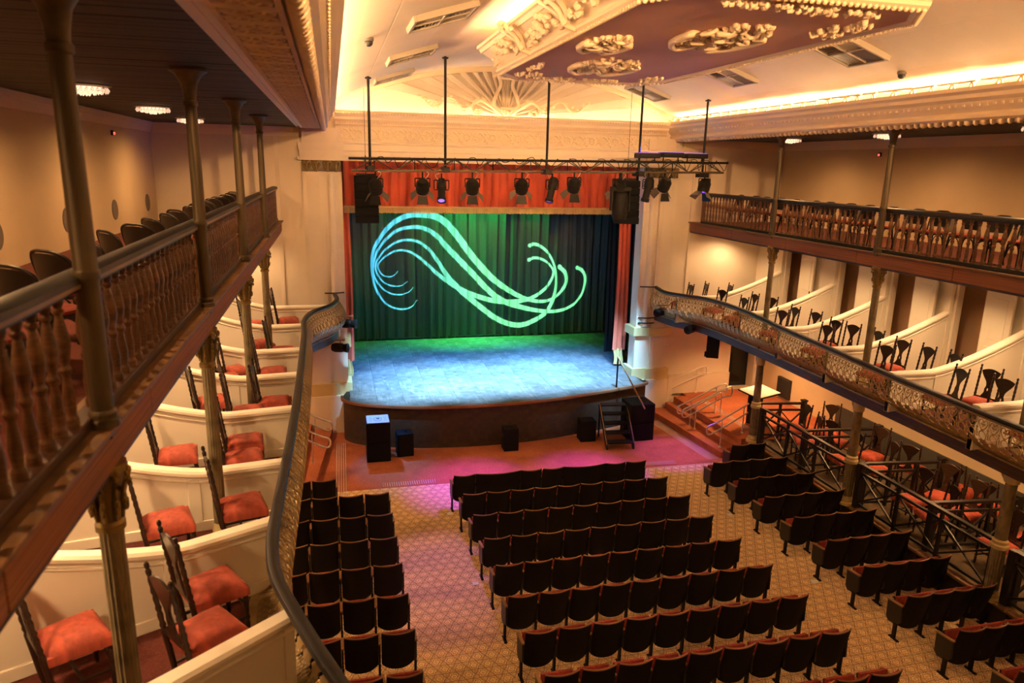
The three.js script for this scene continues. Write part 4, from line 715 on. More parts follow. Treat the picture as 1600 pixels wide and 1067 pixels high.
// ---------------------------------------------------------------- ground floor: landings, steps, side boxes
for (const s of [-1, 1]) {
  const side = s < 0 ? 'left' : 'right';
  const P = (pts) => (s > 0 ? pts : pts.map(([x, z]) => [-x, z]).reverse());
  const st = thing('side_steps', `flight of three red carpeted steps up to the ${side} landing`, 'steps');
  mesh(plate(P([[4.80, -5.2], [5.42, -5.2], [5.62, -1.5], [5.21, -1.5]]), 0.0, 0.165, 0.01), M.carpetred, 'step', st);
  mesh(plate(P([[5.36, -5.22], [5.72, -5.22], [5.84, -1.5], [5.55, -1.5]]), 0.0, 0.33, 0.01), M.carpetred, 'step', st);
  mesh(plate(P([[5.65, -5.24], [6.1, -5.24], [6.1, -1.5], [5.78, -1.5]]), 0.0, 0.5, 0.01), M.carpetred, 'step', st);
  struct(plate(P([[6.08, ZF], [8.9, ZF], [8.9, -1.0], [6.08, -1.45]]), 0.0, 0.5), M.carpetred, `floor_landing_${side}`);
  struct(plate(P([[6.02, -1.4], [8.9, -1.0], [8.9, 12], [6.02, 12]]), 0.02, 0.5), M.matting, `floor_side_boxes_${side}`);
  const lw = thing('box_front_wall', `low dark wood wall with pale ledge under the ${side} ground floor boxes`, 'wall');
  for (let i = 0; i < 7; i++) { mesh(rbox(0.06, 0.46, 1.9, s * 6.0, 0.23, -0.4 + i * 1.92, 0.01), M.blackwood, 'panel', lw); mesh(rbox(0.16, 0.05, 1.9, s * 5.99, 0.485, -0.4 + i * 1.92, 0.01), M.ledge, 'ledge', lw); }
  // tactile strips: rows of pale studs
  const strip = (name, label, x0, z0, x1, z1, rows, n, dx, dz) => {
    const t = thing(name, label, 'tactile strip', [0, 0, 0]);
    const g = []; for (let r = 0; r < rows; r++) for (let k = 0; k < n; k++) { const u = k / (n - 1); g.push(new THREE.CylinderGeometry(0.008, 0.013, 0.010, 6).scale(dx ? 1 : 1, 1, dx ? 1 : 1).translate(s * (x0 + (x1 - x0) * u + dx * r), 0.008 + (name === 'landing_strip' ? 0.5 : 0), z0 + (z1 - z0) * u + dz * r)); }
    mesh(join(g), M.paper, 'studs', t, 'stuff');
  };
  if (s > 0) { strip('tactile_strip', 'rows of white tactile studs along the foot of the right steps', 4.52, -4.5, 4.85, -1.5, 6, 60, 0.055, 0); strip('tactile_strip', 'short block of white tactile studs by the carpet edge, right of the front row', 3.05, -1.62, 3.85, -1.55, 4, 16, 0, 0.055); strip('landing_strip', 'rows of white tactile studs on the right landing above the steps', 6.3, -4.6, 6.3, -2.2, 4, 44, 0.055, 0); }
  else { strip('tactile_strip', 'rows of white tactile studs along the foot of the left steps', 4.48, -4.4, 4.52, -1.1, 5, 66, 0.055, 0); strip('tactile_strip', 'short block of white tactile studs by the carpet edge at the left aisle', 2.42, -1.62, 3.66, -1.62, 4, 24, 0, 0.055); }
  // polished handrails
  const rails = s > 0 ? [[-5.42, 5.14, 6.62, 'against the wall'], [-3.55, 4.93, 6.25, 'nearer the stage in the middle'], [-3.25, 4.93, 6.25, 'nearer the audience in the middle'], [-1.85, 4.95, 6.12, 'at the audience end']] : [[-5.3, 4.8, 5.9, 'against the wall'], [-4.0, 4.82, 5.9, 'in the middle'], [-2.8, 4.86, 5.9, 'at the audience end']];
  for (const [z, a, b, where] of rails) {
    const t = thing('handrail', `polished steel double handrail of the ${side} steps, ${where}`, 'handrail', [0, 0, z]);
    const y0 = 0.80, y1 = 1.36, X = (x) => s * x;
    const loop = [V(X(b), y1, 0), V(X(a + 0.22), y0 + 0.06, 0), V(X(a + 0.06), y0, 0), V(X(a), y0 - 0.05, 0), V(X(a), y0 - 0.20, 0), V(X(a + 0.06), y0 - 0.25, 0), V(X(a + 0.22), y0 - 0.20, 0), V(X(b), y1 - 0.25, 0)];
    mesh(tube(loop, 0.024, 60, 8), M.steel, 'rail_loop', t);
    if (s > 0 && where !== 'at the audience end') mesh(tube([V(X(b), y1, 0), V(X(b + 0.16), y1 + 0.02, 0), V(X(b + 0.2), y1 - 0.05, 0), V(X(b + 0.2), y1 - 0.2, 0), V(X(b + 0.15), y1 - 0.26, 0), V(X(b), y1 - 0.25, 0)], 0.02, 30, 8), M.steel, 'end_loop', t);
    for (const [x, y, f] of [[a + 0.42, y0 + 0.12, 0.13], [b - 0.12, y1 - 0.06, 0.5]]) { const p = mesh(rod(V(X(x), f, 0), V(X(x), y, 0), 0.016), M.steel, 'upright', t); mesh(new THREE.CylinderGeometry(0.04, 0.045, 0.015, 12).translate(X(x), f + 0.04, 0), M.steel, 'foot_plate', p); }
  }
}
// right ground floor: wainscot, wall plinth, box railings, lectern, grille
{
  const w = thing('wainscot', 'dark grey wainscot along the back of the right ground floor boxes', 'wainscot');
  for (let i = 0; i < 7; i++) mesh(rbox(0.04, 0.66, 1.93, XW - 0.02, 0.84, -0.85 + i * 1.94, 0.008), M.wainscot, 'panel', w);
  tag(mesh(join([rbox(0.10, 0.62, 0.62, XW - 0.05, 0.92, -4.22, 0.01), ...[...Array(10)].map((_, k) => rbox(0.02, 0.54, 0.03, XW - 0.11, 0.92, -4.47 + k * 0.055, 0.004))]), M.ventdark, 'wall_radiator'), 'black slatted radiator grille low on the right landing wall', 'radiator');
  const dg = thing('passage_door', 'dark glazed passage door with a green glint behind the right landing', 'door', [8.17, 0.5, -6.0]);
  mesh(span(-0.44, 0.44, 0, 2.05, -0.02, 0.02), M.darkglass, 'pane', dg);
  mesh(join([rbox(0.05, 2.05, 0.06, -0.42, 1.02, 0), rbox(0.05, 2.05, 0.06, 0.42, 1.02, 0), rbox(0.88, 0.05, 0.06, 0, 2.02, 0)]), M.black, 'frame', dg);
  mesh(new THREE.SphereGeometry(0.03, 10, 8).translate(-0.1, 1.45, 0.04), std(lin(0.02, 0.3, 0.15), 0.4, { emissive: lin(0.05, 0.9, 0.45), emissiveIntensity: 1 }), 'green_glint', dg);  // glowing bead stands in for the green reflection in the glass
  const lv = thing('louvred_shutter', 'cream louvred shutter beside the dark passage door', 'shutter', [8.78, 0.5, -5.58]);
  mesh(join([rbox(0.04, 1.9, 0.04, -0.11, 1.15, 0), rbox(0.04, 1.9, 0.04, 0.11, 1.15, 0)]), M.white, 'stile', lv);
  for (let k = 0; k < 24; k++) { const m = mesh(rbox(0.19, 0.05, 0.012, 0, 0, 0, 0.003), M.white, 'slat', lv); m.position.set(0, 0.28 + k * 0.075, 0); m.rotation.x = 0.6; }
  struct(join([span(5.42, 7.7, 0.5, 1.12, ZF, ZF + 0.10), span(5.45, 5.6, 0, 1.12, ZF, ZF + 0.3)]), M.cream, 'baseboard_front');
  const le = thing('programme_stand', 'black stand with a pale programme board on top by the column', 'stand', [6.78, 0.5, -2.55], 0.35);
  mesh(rbox(0.3, 0.92, 0.3, 0, 0.46, 0, 0.02), M.black, 'pedestal', le);
  const top = mesh(rbox(1.0, 0.04, 0.72, 0, 0.97, 0, 0.01), M.black, 'board', le); top.rotation.x = 0.12;
  mesh(join([rbox(0.96, 0.012, 0.68, 0, 0.995, 0, 0.004)]).rotateX(0.12), M.paper, 'sheet', le);
  const foot = []; for (let k = 0; k < 3; k++) foot.push(rbox(0.5 - k * 0.1, 0.05, 0.16, -0.1, 0.03 + k * 0.055, 0.3 - k * 0.05, 0.01)); mesh(join(foot), M.black, 'stepped_foot', le);
  // railings with crossed braces
  const rail = (name, label, a, b, panels, endPost) => {
    const t = thing(name, label, 'railing'), dir = b.clone().sub(a), L0 = dir.length();
    const at = (u, y) => a.clone().addScaledVector(dir, u).setY(y);
    mesh(join([bar(at(0, 1.48), at(1, 1.48), 0.085, 0.05)]), M.blackwood, 'top_rail', t);
    mesh(bar(at(0, 1.30), at(1, 1.30), 0.05, 0.05), M.blackwood, 'middle_rail', t);
    mesh(bar(at(0, 0.60), at(1, 0.60), 0.05, 0.05), M.blackwood, 'bottom_rail', t);
    for (let k = 0; k <= panels; k++) mesh(bar(at(k / panels, 0.5), at(k / panels, 1.46), 0.055), M.blackwood, 'upright', t);
    for (let k = 0; k < panels; k++) { mesh(bar(at(k / panels, 0.62), at((k + 1) / panels, 1.29), 0.035), M.blackwood, 'brace', t); mesh(bar(at(k / panels, 1.29), at((k + 1) / panels, 0.62), 0.03), M.blackwood, 'brace', t); }
    if (endPost) { const e = at(1, 0.5); mesh(join([rbox(0.12, 1.05, 0.12, e.x, 1.02, e.z, 0.015), rbox(0.15, 0.04, 0.15, e.x, 1.56, e.z, 0.01)]), M.blackwood, 'newel', t); }
    const f = at(0, 0.5); mesh(rbox(0.13, 1.0, 0.13, f.x, 1.0, f.z, 0.015), M.blackwood, 'newel', t);
  };
  const C = COLZ.right;
  for (let i = 0; i < 3; i++) rail('box_railing', `black crossed-brace railing between columns on the right floor, ${ORD[i]} bay from the stage`, V(6.06, 0, C[i] + 0.22), V(6.06, 0, C[i + 1] - 0.18), 3, false);
  [[-1.5, 7.4], [0.55, 8.0], [2.55, 7.9], [4.4, 7.9], [6.2, 7.9]].forEach(([z, x], i) => rail('divider_railing', `black braced railing dividing the right ground floor boxes, ${ORD[i]} from the stage`, V(6.15, 0, z), V(x, 0, z + 0.22), i ? 3 : 2, true));
  const lowChairs = [[6.86, -0.85, 1.4], [7.6, -0.45, 2.4], [6.6, -0.05, 1.2], [7.3, 0.25, -1.2], [7.55, 1.15, 1.9], [6.75, 1.2, 1.5], [7.95, 1.95, -1.0], [7.15, 1.85, 1.4], [6.7, 3.32, 1.7], [7.4, 3.32, 2.0], [8.1, 3.2, -1.4], [6.6, 4.02, 1.3], [7.3, 4.05, 1.8], [8.0, 4.0, -1.3], [6.9, 5.2, 1.5], [7.6, 5.2, -1.2]];
  lowChairs.forEach(([x, z, a], i) => placeBoxChair(x, 0.5, z, a, `dark carved chair with red seat in the right floor boxes, ${ORD[i]} counted from the stage`, 'chairs of the ground floor boxes'));
  // unseen lamps under the balcony, placed to light the floor boxes
  [-3.4, -0.3, 1.5, 3.4, 5.2, 7.6].forEach((z, i) => {
    const at = V(7.3, 2.92, z);
    const t = thing('unseen_balcony_lamp', `unseen lamp under the right balcony lighting the floor boxes, ${ORD[i]} from the stage`, 'lamp', at.toArray(), 0, 'lamps under the right balcony');
    mesh(lathe([[0, 0], [0.12, 0], [0.12, -0.03], [0.1, -0.04], [0, -0.04]], 16), M.gilt, 'rim', t);
    mesh(lathe([[0, -0.042], [0.09, -0.042], [0.06, -0.06], [0, -0.065]], 16), M.bulb, 'lamp_glass', t);
    spot(at.clone().add(V(0, -0.09, 0)), at.clone().add(V(0, -2, 0)), WARM, L.low * (i ? 0.55 : 1.5), 1.3, 0.5, 4);
  });
  [-3.6, 0, 4].forEach((z, i) => {  // unseen lamps, placed to light the left steps and side floor
    const at = V(-7.0, 2.92, z);
    const t = thing('unseen_balcony_lamp', `unseen lamp under the left balcony, ${ORD[i]} from the stage`, 'lamp', at.toArray(), 0, 'lamps under the left balcony');
    mesh(lathe([[0, 0], [0.12, 0], [0.12, -0.03], [0.1, -0.04], [0, -0.04]], 16), M.gilt, 'rim', t);
    mesh(lathe([[0, -0.042], [0.09, -0.042], [0.06, -0.06], [0, -0.065]], 16), M.bulb, 'lamp_glass', t);
    spot(at.clone().add(V(0, -0.09, 0)), at.clone().add(V(0.3, -2, 0)), WARM, L.low, 1.3, 0.5, 4);
  });
}

// unseen warm floods behind the viewer, placed to light the pelmet and frieze
[[-3.6, 15.8], [0.2, 15.8], [4.0, 15.8]].forEach(([x, z], i) => {
  const at = V(x, 8.55, z), to = V(x * 0.7, 6.6, -5.6), d = to.clone().sub(at).normalize();
  const t = thing('unseen_house_flood', `unseen house floodlight at the rear of the vault lighting the frieze, ${['left', 'middle', 'right'][i]} of three`, 'stage light', at.toArray(), 0, 'unseen house floodlights');
  const m = mesh(rbox(0.5, 0.3, 0.2, 0, 0, 0, 0.02), M.black, 'case', t); m.lookAt(d.clone().add(at));
  const g = mesh(new THREE.BoxGeometry(0.44, 0.24, 0.01).translate(0, 0, 0.11), M.bulb, 'lamp_glass', t); g.quaternion.copy(m.quaternion);
  mesh(rod(V(0, 0, 0), V(0, vaultY(x) - 8.58, 0), 0.015), M.black, 'drop_rod', t);
  // unseen flag, placed to keep the beam off the seats and stage curtain
  mesh(join([span(-0.75, 0.75, -0.6, 8.55 - 0.155 - 8.55 + 0.0, -1.02, -1.0), span(-0.03, 0.03, -0.2, -0.16, -1.0, 0)]), M.black, 'barn_door', t);
  spot(at.clone().addScaledVector(d, 0.2), to, WARM, L.house, 0.36, 0.8, 3);
});

// ---------------------------------------------------------------- house seats
const seatParts = {};
{
  const W = 0.24;
  const back = (w) => shell(12, 10, (u, v) => {
    const a = (u - 0.5) * 2, y = 0.20 + 0.665 * v, low = Math.max(0, 0.15 - v) / 0.15, ww = w * (1 - 0.10 * low * low) ;
    return V(a * ww, y - 0.045 * low * Math.abs(a) ** 3 * -1 + 0.012 * a * a * v, 0.055 + 0.14 * (v - 0.5) + 0.055 * (1 - a * a) * (w > 0.3 ? 1.3 : 1));
  }, () => V(0, 0, -0.02));
  const trim = (w) => { const p = []; for (let i = 0; i <= 12; i++) { const a = (i / 12 - 0.5) * 2; p.push(V(a * w, 0.870 + 0.012 * a * a, 0.117 + 0.055 * (1 - a * a) * (w > 0.3 ? 1.3 : 1))); } return tube(p, 0.0125, 24, 5); };
  const pad = (w) => shell(10, 8, (u, v) => { const a = (u - 0.5) * 2, e = Math.min(1, Math.min(u, 1 - u, v, 1 - v) * 5) ** 0.6; return V(a * (w - 0.02), 0.40 + 0.45 * v, -0.028 + 0.095 * v + 0.055 * (1 - a * a) - 0.035 * e); }, () => V(0, 0, 0.03), 1.2);
  const cushion = (w) => shell(8, 8, (u, v) => { const a = (u - 0.5) * 2, e = Math.min(1, Math.min(u, 1 - u, v, 1 - v) * 4.5) ** 0.6; return V(a * (w - 0.02), 0.38 + 0.335 * v, -0.06 - 0.04 * v + 0.03 * e); }, (u, v) => V(0, -0.02, -0.06), 1.2);
  const pan = (w) => rbox((w - 0.03) * 2, 0.29, 0.02, 0, 0, 0, 0.008).rotateX(-0.17).translate(0, 0.52, -0.165);
  seatParts.back = [back(W), back(0.505)]; seatParts.trim = [trim(W), trim(0.505)]; seatParts.pad = [pad(W), pad(0.505)]; seatParts.cushion = [cushion(W), cushion(0.505)]; seatParts.pan = [pan(W), pan(0.505)];
  const armS = new THREE.Shape(); armS.moveTo(-0.24, 0.30); armS.lineTo(-0.25, 0.60); armS.lineTo(0.06, 0.64); armS.lineTo(0.075, 0.36); armS.lineTo(-0.03, 0.26); armS.lineTo(-0.18, 0.24);
  seatParts.side = slab(armS, 0.028, 0.006).translate(0, 0, -0.014).rotateY(-Math.PI / 2);
  seatParts.arm = rbox(0.05, 0.03, 0.33, 0, 0, 0, 0.01, 2).rotateX(-0.12).translate(0, 0.635, -0.095);
  seatParts.leg = join([rbox(0.035, 0.3, 0.07, 0, 0.15, -0.03, 0.006)]);
  seatParts.foot = join([rbox(0.05, 0.018, 0.2, 0, 0.009, -0.02, 0.004), new THREE.CylinderGeometry(0.012, 0.012, 0.012, 6).translate(0, 0.022, 0.06), new THREE.CylinderGeometry(0.012, 0.012, 0.012, 6).translate(0, 0.022, -0.1)]);
}
function makeSeat(ends, wide = 0) {   // ends: 'l' has its own left arm too
  const t = thing('theatre_seat', '', 'seat', [0, -20, 0]);
  const w = wide ? 0.505 : 0.25;
  const b = mesh(seatParts.back[wide], M.seatback, 'back_shell', t); mesh(seatParts.trim[wide], M.trimwood, 'top_edging', b);
  mesh(seatParts.pad[wide], M.redseat, 'back_pad', t);
  const c = mesh(seatParts.cushion[wide], M.redseat, 'seat_cushion', t); mesh(seatParts.pan[wide], M.blackwood, 'seat_pan', c);
  for (const k of ends) {
    const x = k * (w + 0.0075);
    const sd = mesh(seatParts.side, M.blackwood, 'side_panel', t); sd.position.x = x;
    const ar = mesh(seatParts.arm, M.trimwood, 'armrest', t); ar.position.x = x;
    const lg = mesh(seatParts.leg, M.black, 'leg', t); lg.position.x = x; mesh(seatParts.foot, M.black, 'foot_plate', lg);
  }
  return t;
}
{
  const protos = { n: makeSeat([1]), l: makeSeat([-1, 1]), w: makeSeat([1], 1) }, first = { n: true, l: true, w: true };
  const place = (kind, x, z, label, group) => {
    const p = protos[kind];
    if (first[kind]) { first[kind] = false; p.position.set(x, 0, z); p.userData.label = label; p.userData.group = group; return; }
    dup(p, [x, 0, z], 0, label, group);
  };
  const row = (block, k, z, x0, x1, pattern, from) => {
    const units = [...pattern].reduce((a, c) => a + (c === 'w' ? 2 : 1), 0), pitch = (x1 - x0) / units; let u = 0;
    [...pattern].forEach((c, i) => {
      const n = c === 'w' ? 2 : 1, x = x0 + (u + n / 2) * pitch; u += n;
      place(c, x, z - 0.13, c === 'w' ? `double-width dark seat back in the front row of the centre block, ${i === 1 ? 'left' : 'right'} one` : `dark theatre seat, ${block}, ${ORD[k]} row from stage, ${ORD[i]} from left end`, `theatre seats of the ${block}`);
    });
  };
  for (let k = 0; k < 10; k++) { const z = 0.18 + 0.925 * k, x0 = [-2.25, -2.21, -2.18, -2.15, -2.15, -2.15, -2.12, -2.10, -2.08, -2.05][k], x1 = [2.27, 2.38, 2.45, 2.47, 2.53, 2.58, 2.62, 2.68, 2.76, 2.82][k]; row('centre block', k, z, x0, x1, k ? 'lnnnnnnnn' : 'lwnnwnn'); }
  row('left block', 0, -0.13, -5.75, -4.72, 'ln');
  for (let k = 0; k < 8; k++) row('left block', k + 1, 0.72 + 0.92 * k, -5.73, -3.66 + 0.006 * k, 'lnnn');
  row('right block', 0, -0.30, 4.80, 5.70, 'ln');
  for (let k = 0; k < 9; k++) row('right block', k + 1, 0.60 + 0.92 * k, [3.76, 3.88, 3.93, 3.99, 4.07, 4.11, 4.18, 4.28, 4.36][k], [5.73, 5.8, 5.84, 5.87, 5.87, 5.87, 5.87, 5.87, 5.87][k], 'lnnn');
}
// small pale plates let into the aisle carpet
[[-2.33, 0.2, 'left aisle, beside the front rows'], [-2.3, 2.98, 'left aisle, beside the fourth row'], [3.75, 1.48, 'right aisle, beside the second row'], [3.91, 4.22, 'right aisle, beside the fifth row']].forEach(([x, z, w]) => tag(mesh(rbox(0.11, 0.012, 0.11, x, 0.006, z, 0.004), M.paper, 'floor_plate'), `small square pale plate in the carpet of the ${w}`, 'floor plate'));

// ---------------------------------------------------------------- stage
const HS = 1.2;
const rim = [[-4.52, -4.95], [-4.50, -4.66], [-4.30, -4.36], [-3.9, -4.08], [-3.45, -3.90], [-2.6, -3.66], [-1.79, -3.55], [-0.9, -3.50], [-0.03, -3.53], [1.0, -3.65], [1.9, -3.85], [2.9, -4.12], [3.66, -4.36], [4.2, -4.56], [4.46, -4.72], [4.48, -4.95]];
const rimC = new THREE.CatmullRomCurve3(rim.map(([x, z]) => V(x, 0, z)), false, 'centripetal').getPoints(90);
const rimZ = (x) => { for (let i = 1; i < rimC.length; i++) if (rimC[i].x >= x && rimC[i - 1].x <= x) { const u = (x - rimC[i - 1].x) / (rimC[i].x - rimC[i - 1].x || 1); return rimC[i - 1].z + u * (rimC[i].z - rimC[i - 1].z); } return x < 0 ? -4.9 : -4.9; };
{
  const inset = (o) => rimC.map((p) => [p.x * (1 - o / 4.6), p.z - o]);
  struct(plate([...inset(0.03).reverse(), [-4.3, -5.7], [4.3, -5.7]].reverse(), 0, 1.14), M.skirt, 'stage_skirt');
  struct(span(-7.4, 7.4, 0, 1.14, -13, ZF - 0.05), M.black, 'stage_base');
  const fl = struct(join([plate([...inset(0.02).reverse(), [-4.3, -5.7], [4.3, -5.7]].reverse(), 1.12, 1.165), span(-4.30, 4.34, 1.12, 1.165, -6.1, -5.6), span(-7.4, 7.4, 1.12, 1.165, -12.9, -6.05)]), M.black, 'floor_stage');
  // painted ply sheets, each a panel of its own
  let row = 0;
  for (let x = -7.2; x < 7.2; x += 0.72, row++) {
    const a = x + 0.003, b = x + 0.717;
    let zb = -12.8 + (row % 3) * 0.8;
    const cuts = [-12.85]; for (; zb < -3; zb += 2.4) cuts.push(zb); cuts.push(-3);
    for (let i = 0; i + 1 < cuts.length; i++) {
      let z0 = cuts[i] + 0.003, z1 = cuts[i + 1] - 0.003;
      const parts = [];
      const push = (xa, xb, za, f) => { const P = [[xa, za], [xb, za]]; const N = 6; let ok = false; for (let k = N; k >= 0; k--) { const xx = xa + (xb - xa) * k / N, zz = Math.min(z1, f(xx)); if (zz > za + 0.02) ok = true; P.push([xx, Math.max(za + 0.001, zz)]); } if (ok) parts.push(plate(P.slice().reverse(), 1.165, HS)); };
      if (z1 <= -6.05) parts.push(span(a, b, 1.165, HS, z0, z1));
      else {
        const xa = Math.max(a, -4.32), xb = Math.min(b, 4.36);
        if (z0 < -6.05) parts.push(span(a, b, 1.165, HS, z0, -6.05));
        if (xb - xa > 0.05) push(Math.max(xa, z0 > -5 ? -4.5 : -4.3), Math.min(xb, 4.34), Math.max(z0, -6.05), (xx) => Math.max(rimZ(xx), -5.3));
      }
      if (!parts.length) continue;
      mesh(parts.length > 1 ? join(parts) : parts[0], M.stage, 'stage_sheet', fl);
    }
  }
  const nose = thing('stage_nosing', 'thin red-brown wooden nosing along the curved front edge of the stage', 'edging');
  mesh(sweep(rimC.map((p) => V(p.x, 1.165, p.z)), [[-0.03, -0.04], [0.035, -0.04], [0.04, 0.0], [0.03, 0.036], [-0.03, 0.036]]), M.fascia, 'nosing', nose);
}
// pleated cloths
function cloth(x0, x1, y0, y1, z, { pitch = 0.3, depth = 0.07, jitter = 0.5, seg = 7, flare = 0, cut = 1 } = {}) {
  const n = Math.max(8, Math.round((x1 - x0) / pitch * seg)), ph = rr(0, 9), amp = [], q = rr(0.2, 0.5);
  const f = (x) => { const t = x / pitch * 6.283 + 1.4 * Math.sin(x * 2.1 + ph) * jitter; return Math.sin(t) * 0.6 + 0.4 * Math.sin(2.13 * t + ph) * jitter + 0.5 * jitter * Math.sin(x * 1.3 + ph * 2); };
  return shell(n, 10, (u, v) => { const x = x0 + (x1 - x0) * u, w = 0.75 + flare * (1 - v); return V(x + 0.02 * Math.sin(v * 5 + x * 3), y0 + (y1 - y0) * v, z + depth * w * f(x + 0.03 * (1 - v) * Math.sin(x * 4))); }, () => V(0, 0, -0.012), 1.2);
}
{
  const groupC = 'stage drapes';
  const c = [[-6.6, -1.30, 'left'], [-1.34, 1.74, 'middle'], [1.72, 6.6, 'right']];
  c.forEach(([a, b, w]) => { const t = thing('back_curtain', `dark pleated back curtain of the stage, ${w} width`, 'curtain', [0, 0, 0], 0, groupC); mesh(cloth(a, b, HS + 0.02, 8.4, -11.2, { pitch: 0.34, depth: 0.105, jitter: 0.9 }), M.drape, 'cloth', t); mesh(rbox(b - a, 0.07, 0.06, (a + b) / 2, HS + 0.045, -11.2, 0.01), M.blackdrape, 'hem', t); });
  const v = thing('pelmet', 'red velvet pelmet with gold fringe across the top of the stage opening', 'curtain', [0, 0, 0], 0, groupC);
  mesh(cloth(-4.3, 4.34, 6.24, 7.75, -6.2, { pitch: 0.25, depth: 0.10, jitter: 0.6, flare: 0.25 }), M.valance, 'cloth', v);
  seed = 901;
  const fr = []; for (let i = 0; i < 300; i++) { const x = -4.28 + 8.58 * i / 300; fr.push(new THREE.BoxGeometry(0.02, 0.17 + rr(-0.015, 0.02), 0.02).translate(x, 6.175, -6.10 + 0.02 * Math.sin(x * 20.9) + rr(-0.006, 0.006))); }
  mesh(join(fr), M.fringe, 'fringe', v, 'stuff');
  mesh(join([...Array(58)].map((_, i) => rbox(0.155, 0.05, 0.03, -4.22 + 0.15 * i, 6.26, -6.085 + 0.02 * Math.sin((-4.22 + 0.15 * i) * 20.9), 0.012))), M.fringe, 'fringe_heading', v);
  for (const [a, b, s, w] of [[-4.5, -4.12, -1, 'left'], [4.02, 4.42, 1, 'right']]) {
    const t = thing('side_curtain', `gathered red velvet curtain with gold tassel band at the ${w} edge of the stage`, 'curtain', [0, 0, 0], 0, groupC);
    mesh(cloth(a, b, HS + 0.55, 7.4, -6.5, { pitch: 0.14, depth: 0.06 }), M.valance, 'cloth', t);
    mesh(cloth(a + 0.05, b - 0.05, HS + 0.08, HS + 0.6, -6.5, { pitch: 0.10, depth: 0.045 }), M.fringe, 'tassel_fringe', t);
  }
  for (const [a, b, z, w] of [[-6.0, -4.45, -8.3, 'left'], [4.42, 5.3, -8.3, 'right']]) { const t = thing('black_leg', `black masking drape hanging at the ${w} side of the stage`, 'curtain', [0, 0, 0], 0, groupC); mesh(cloth(a, b, HS + 0.02, 8.2, z, { pitch: 0.2, depth: 0.06 }), M.blackdrape, 'cloth', t); }
}
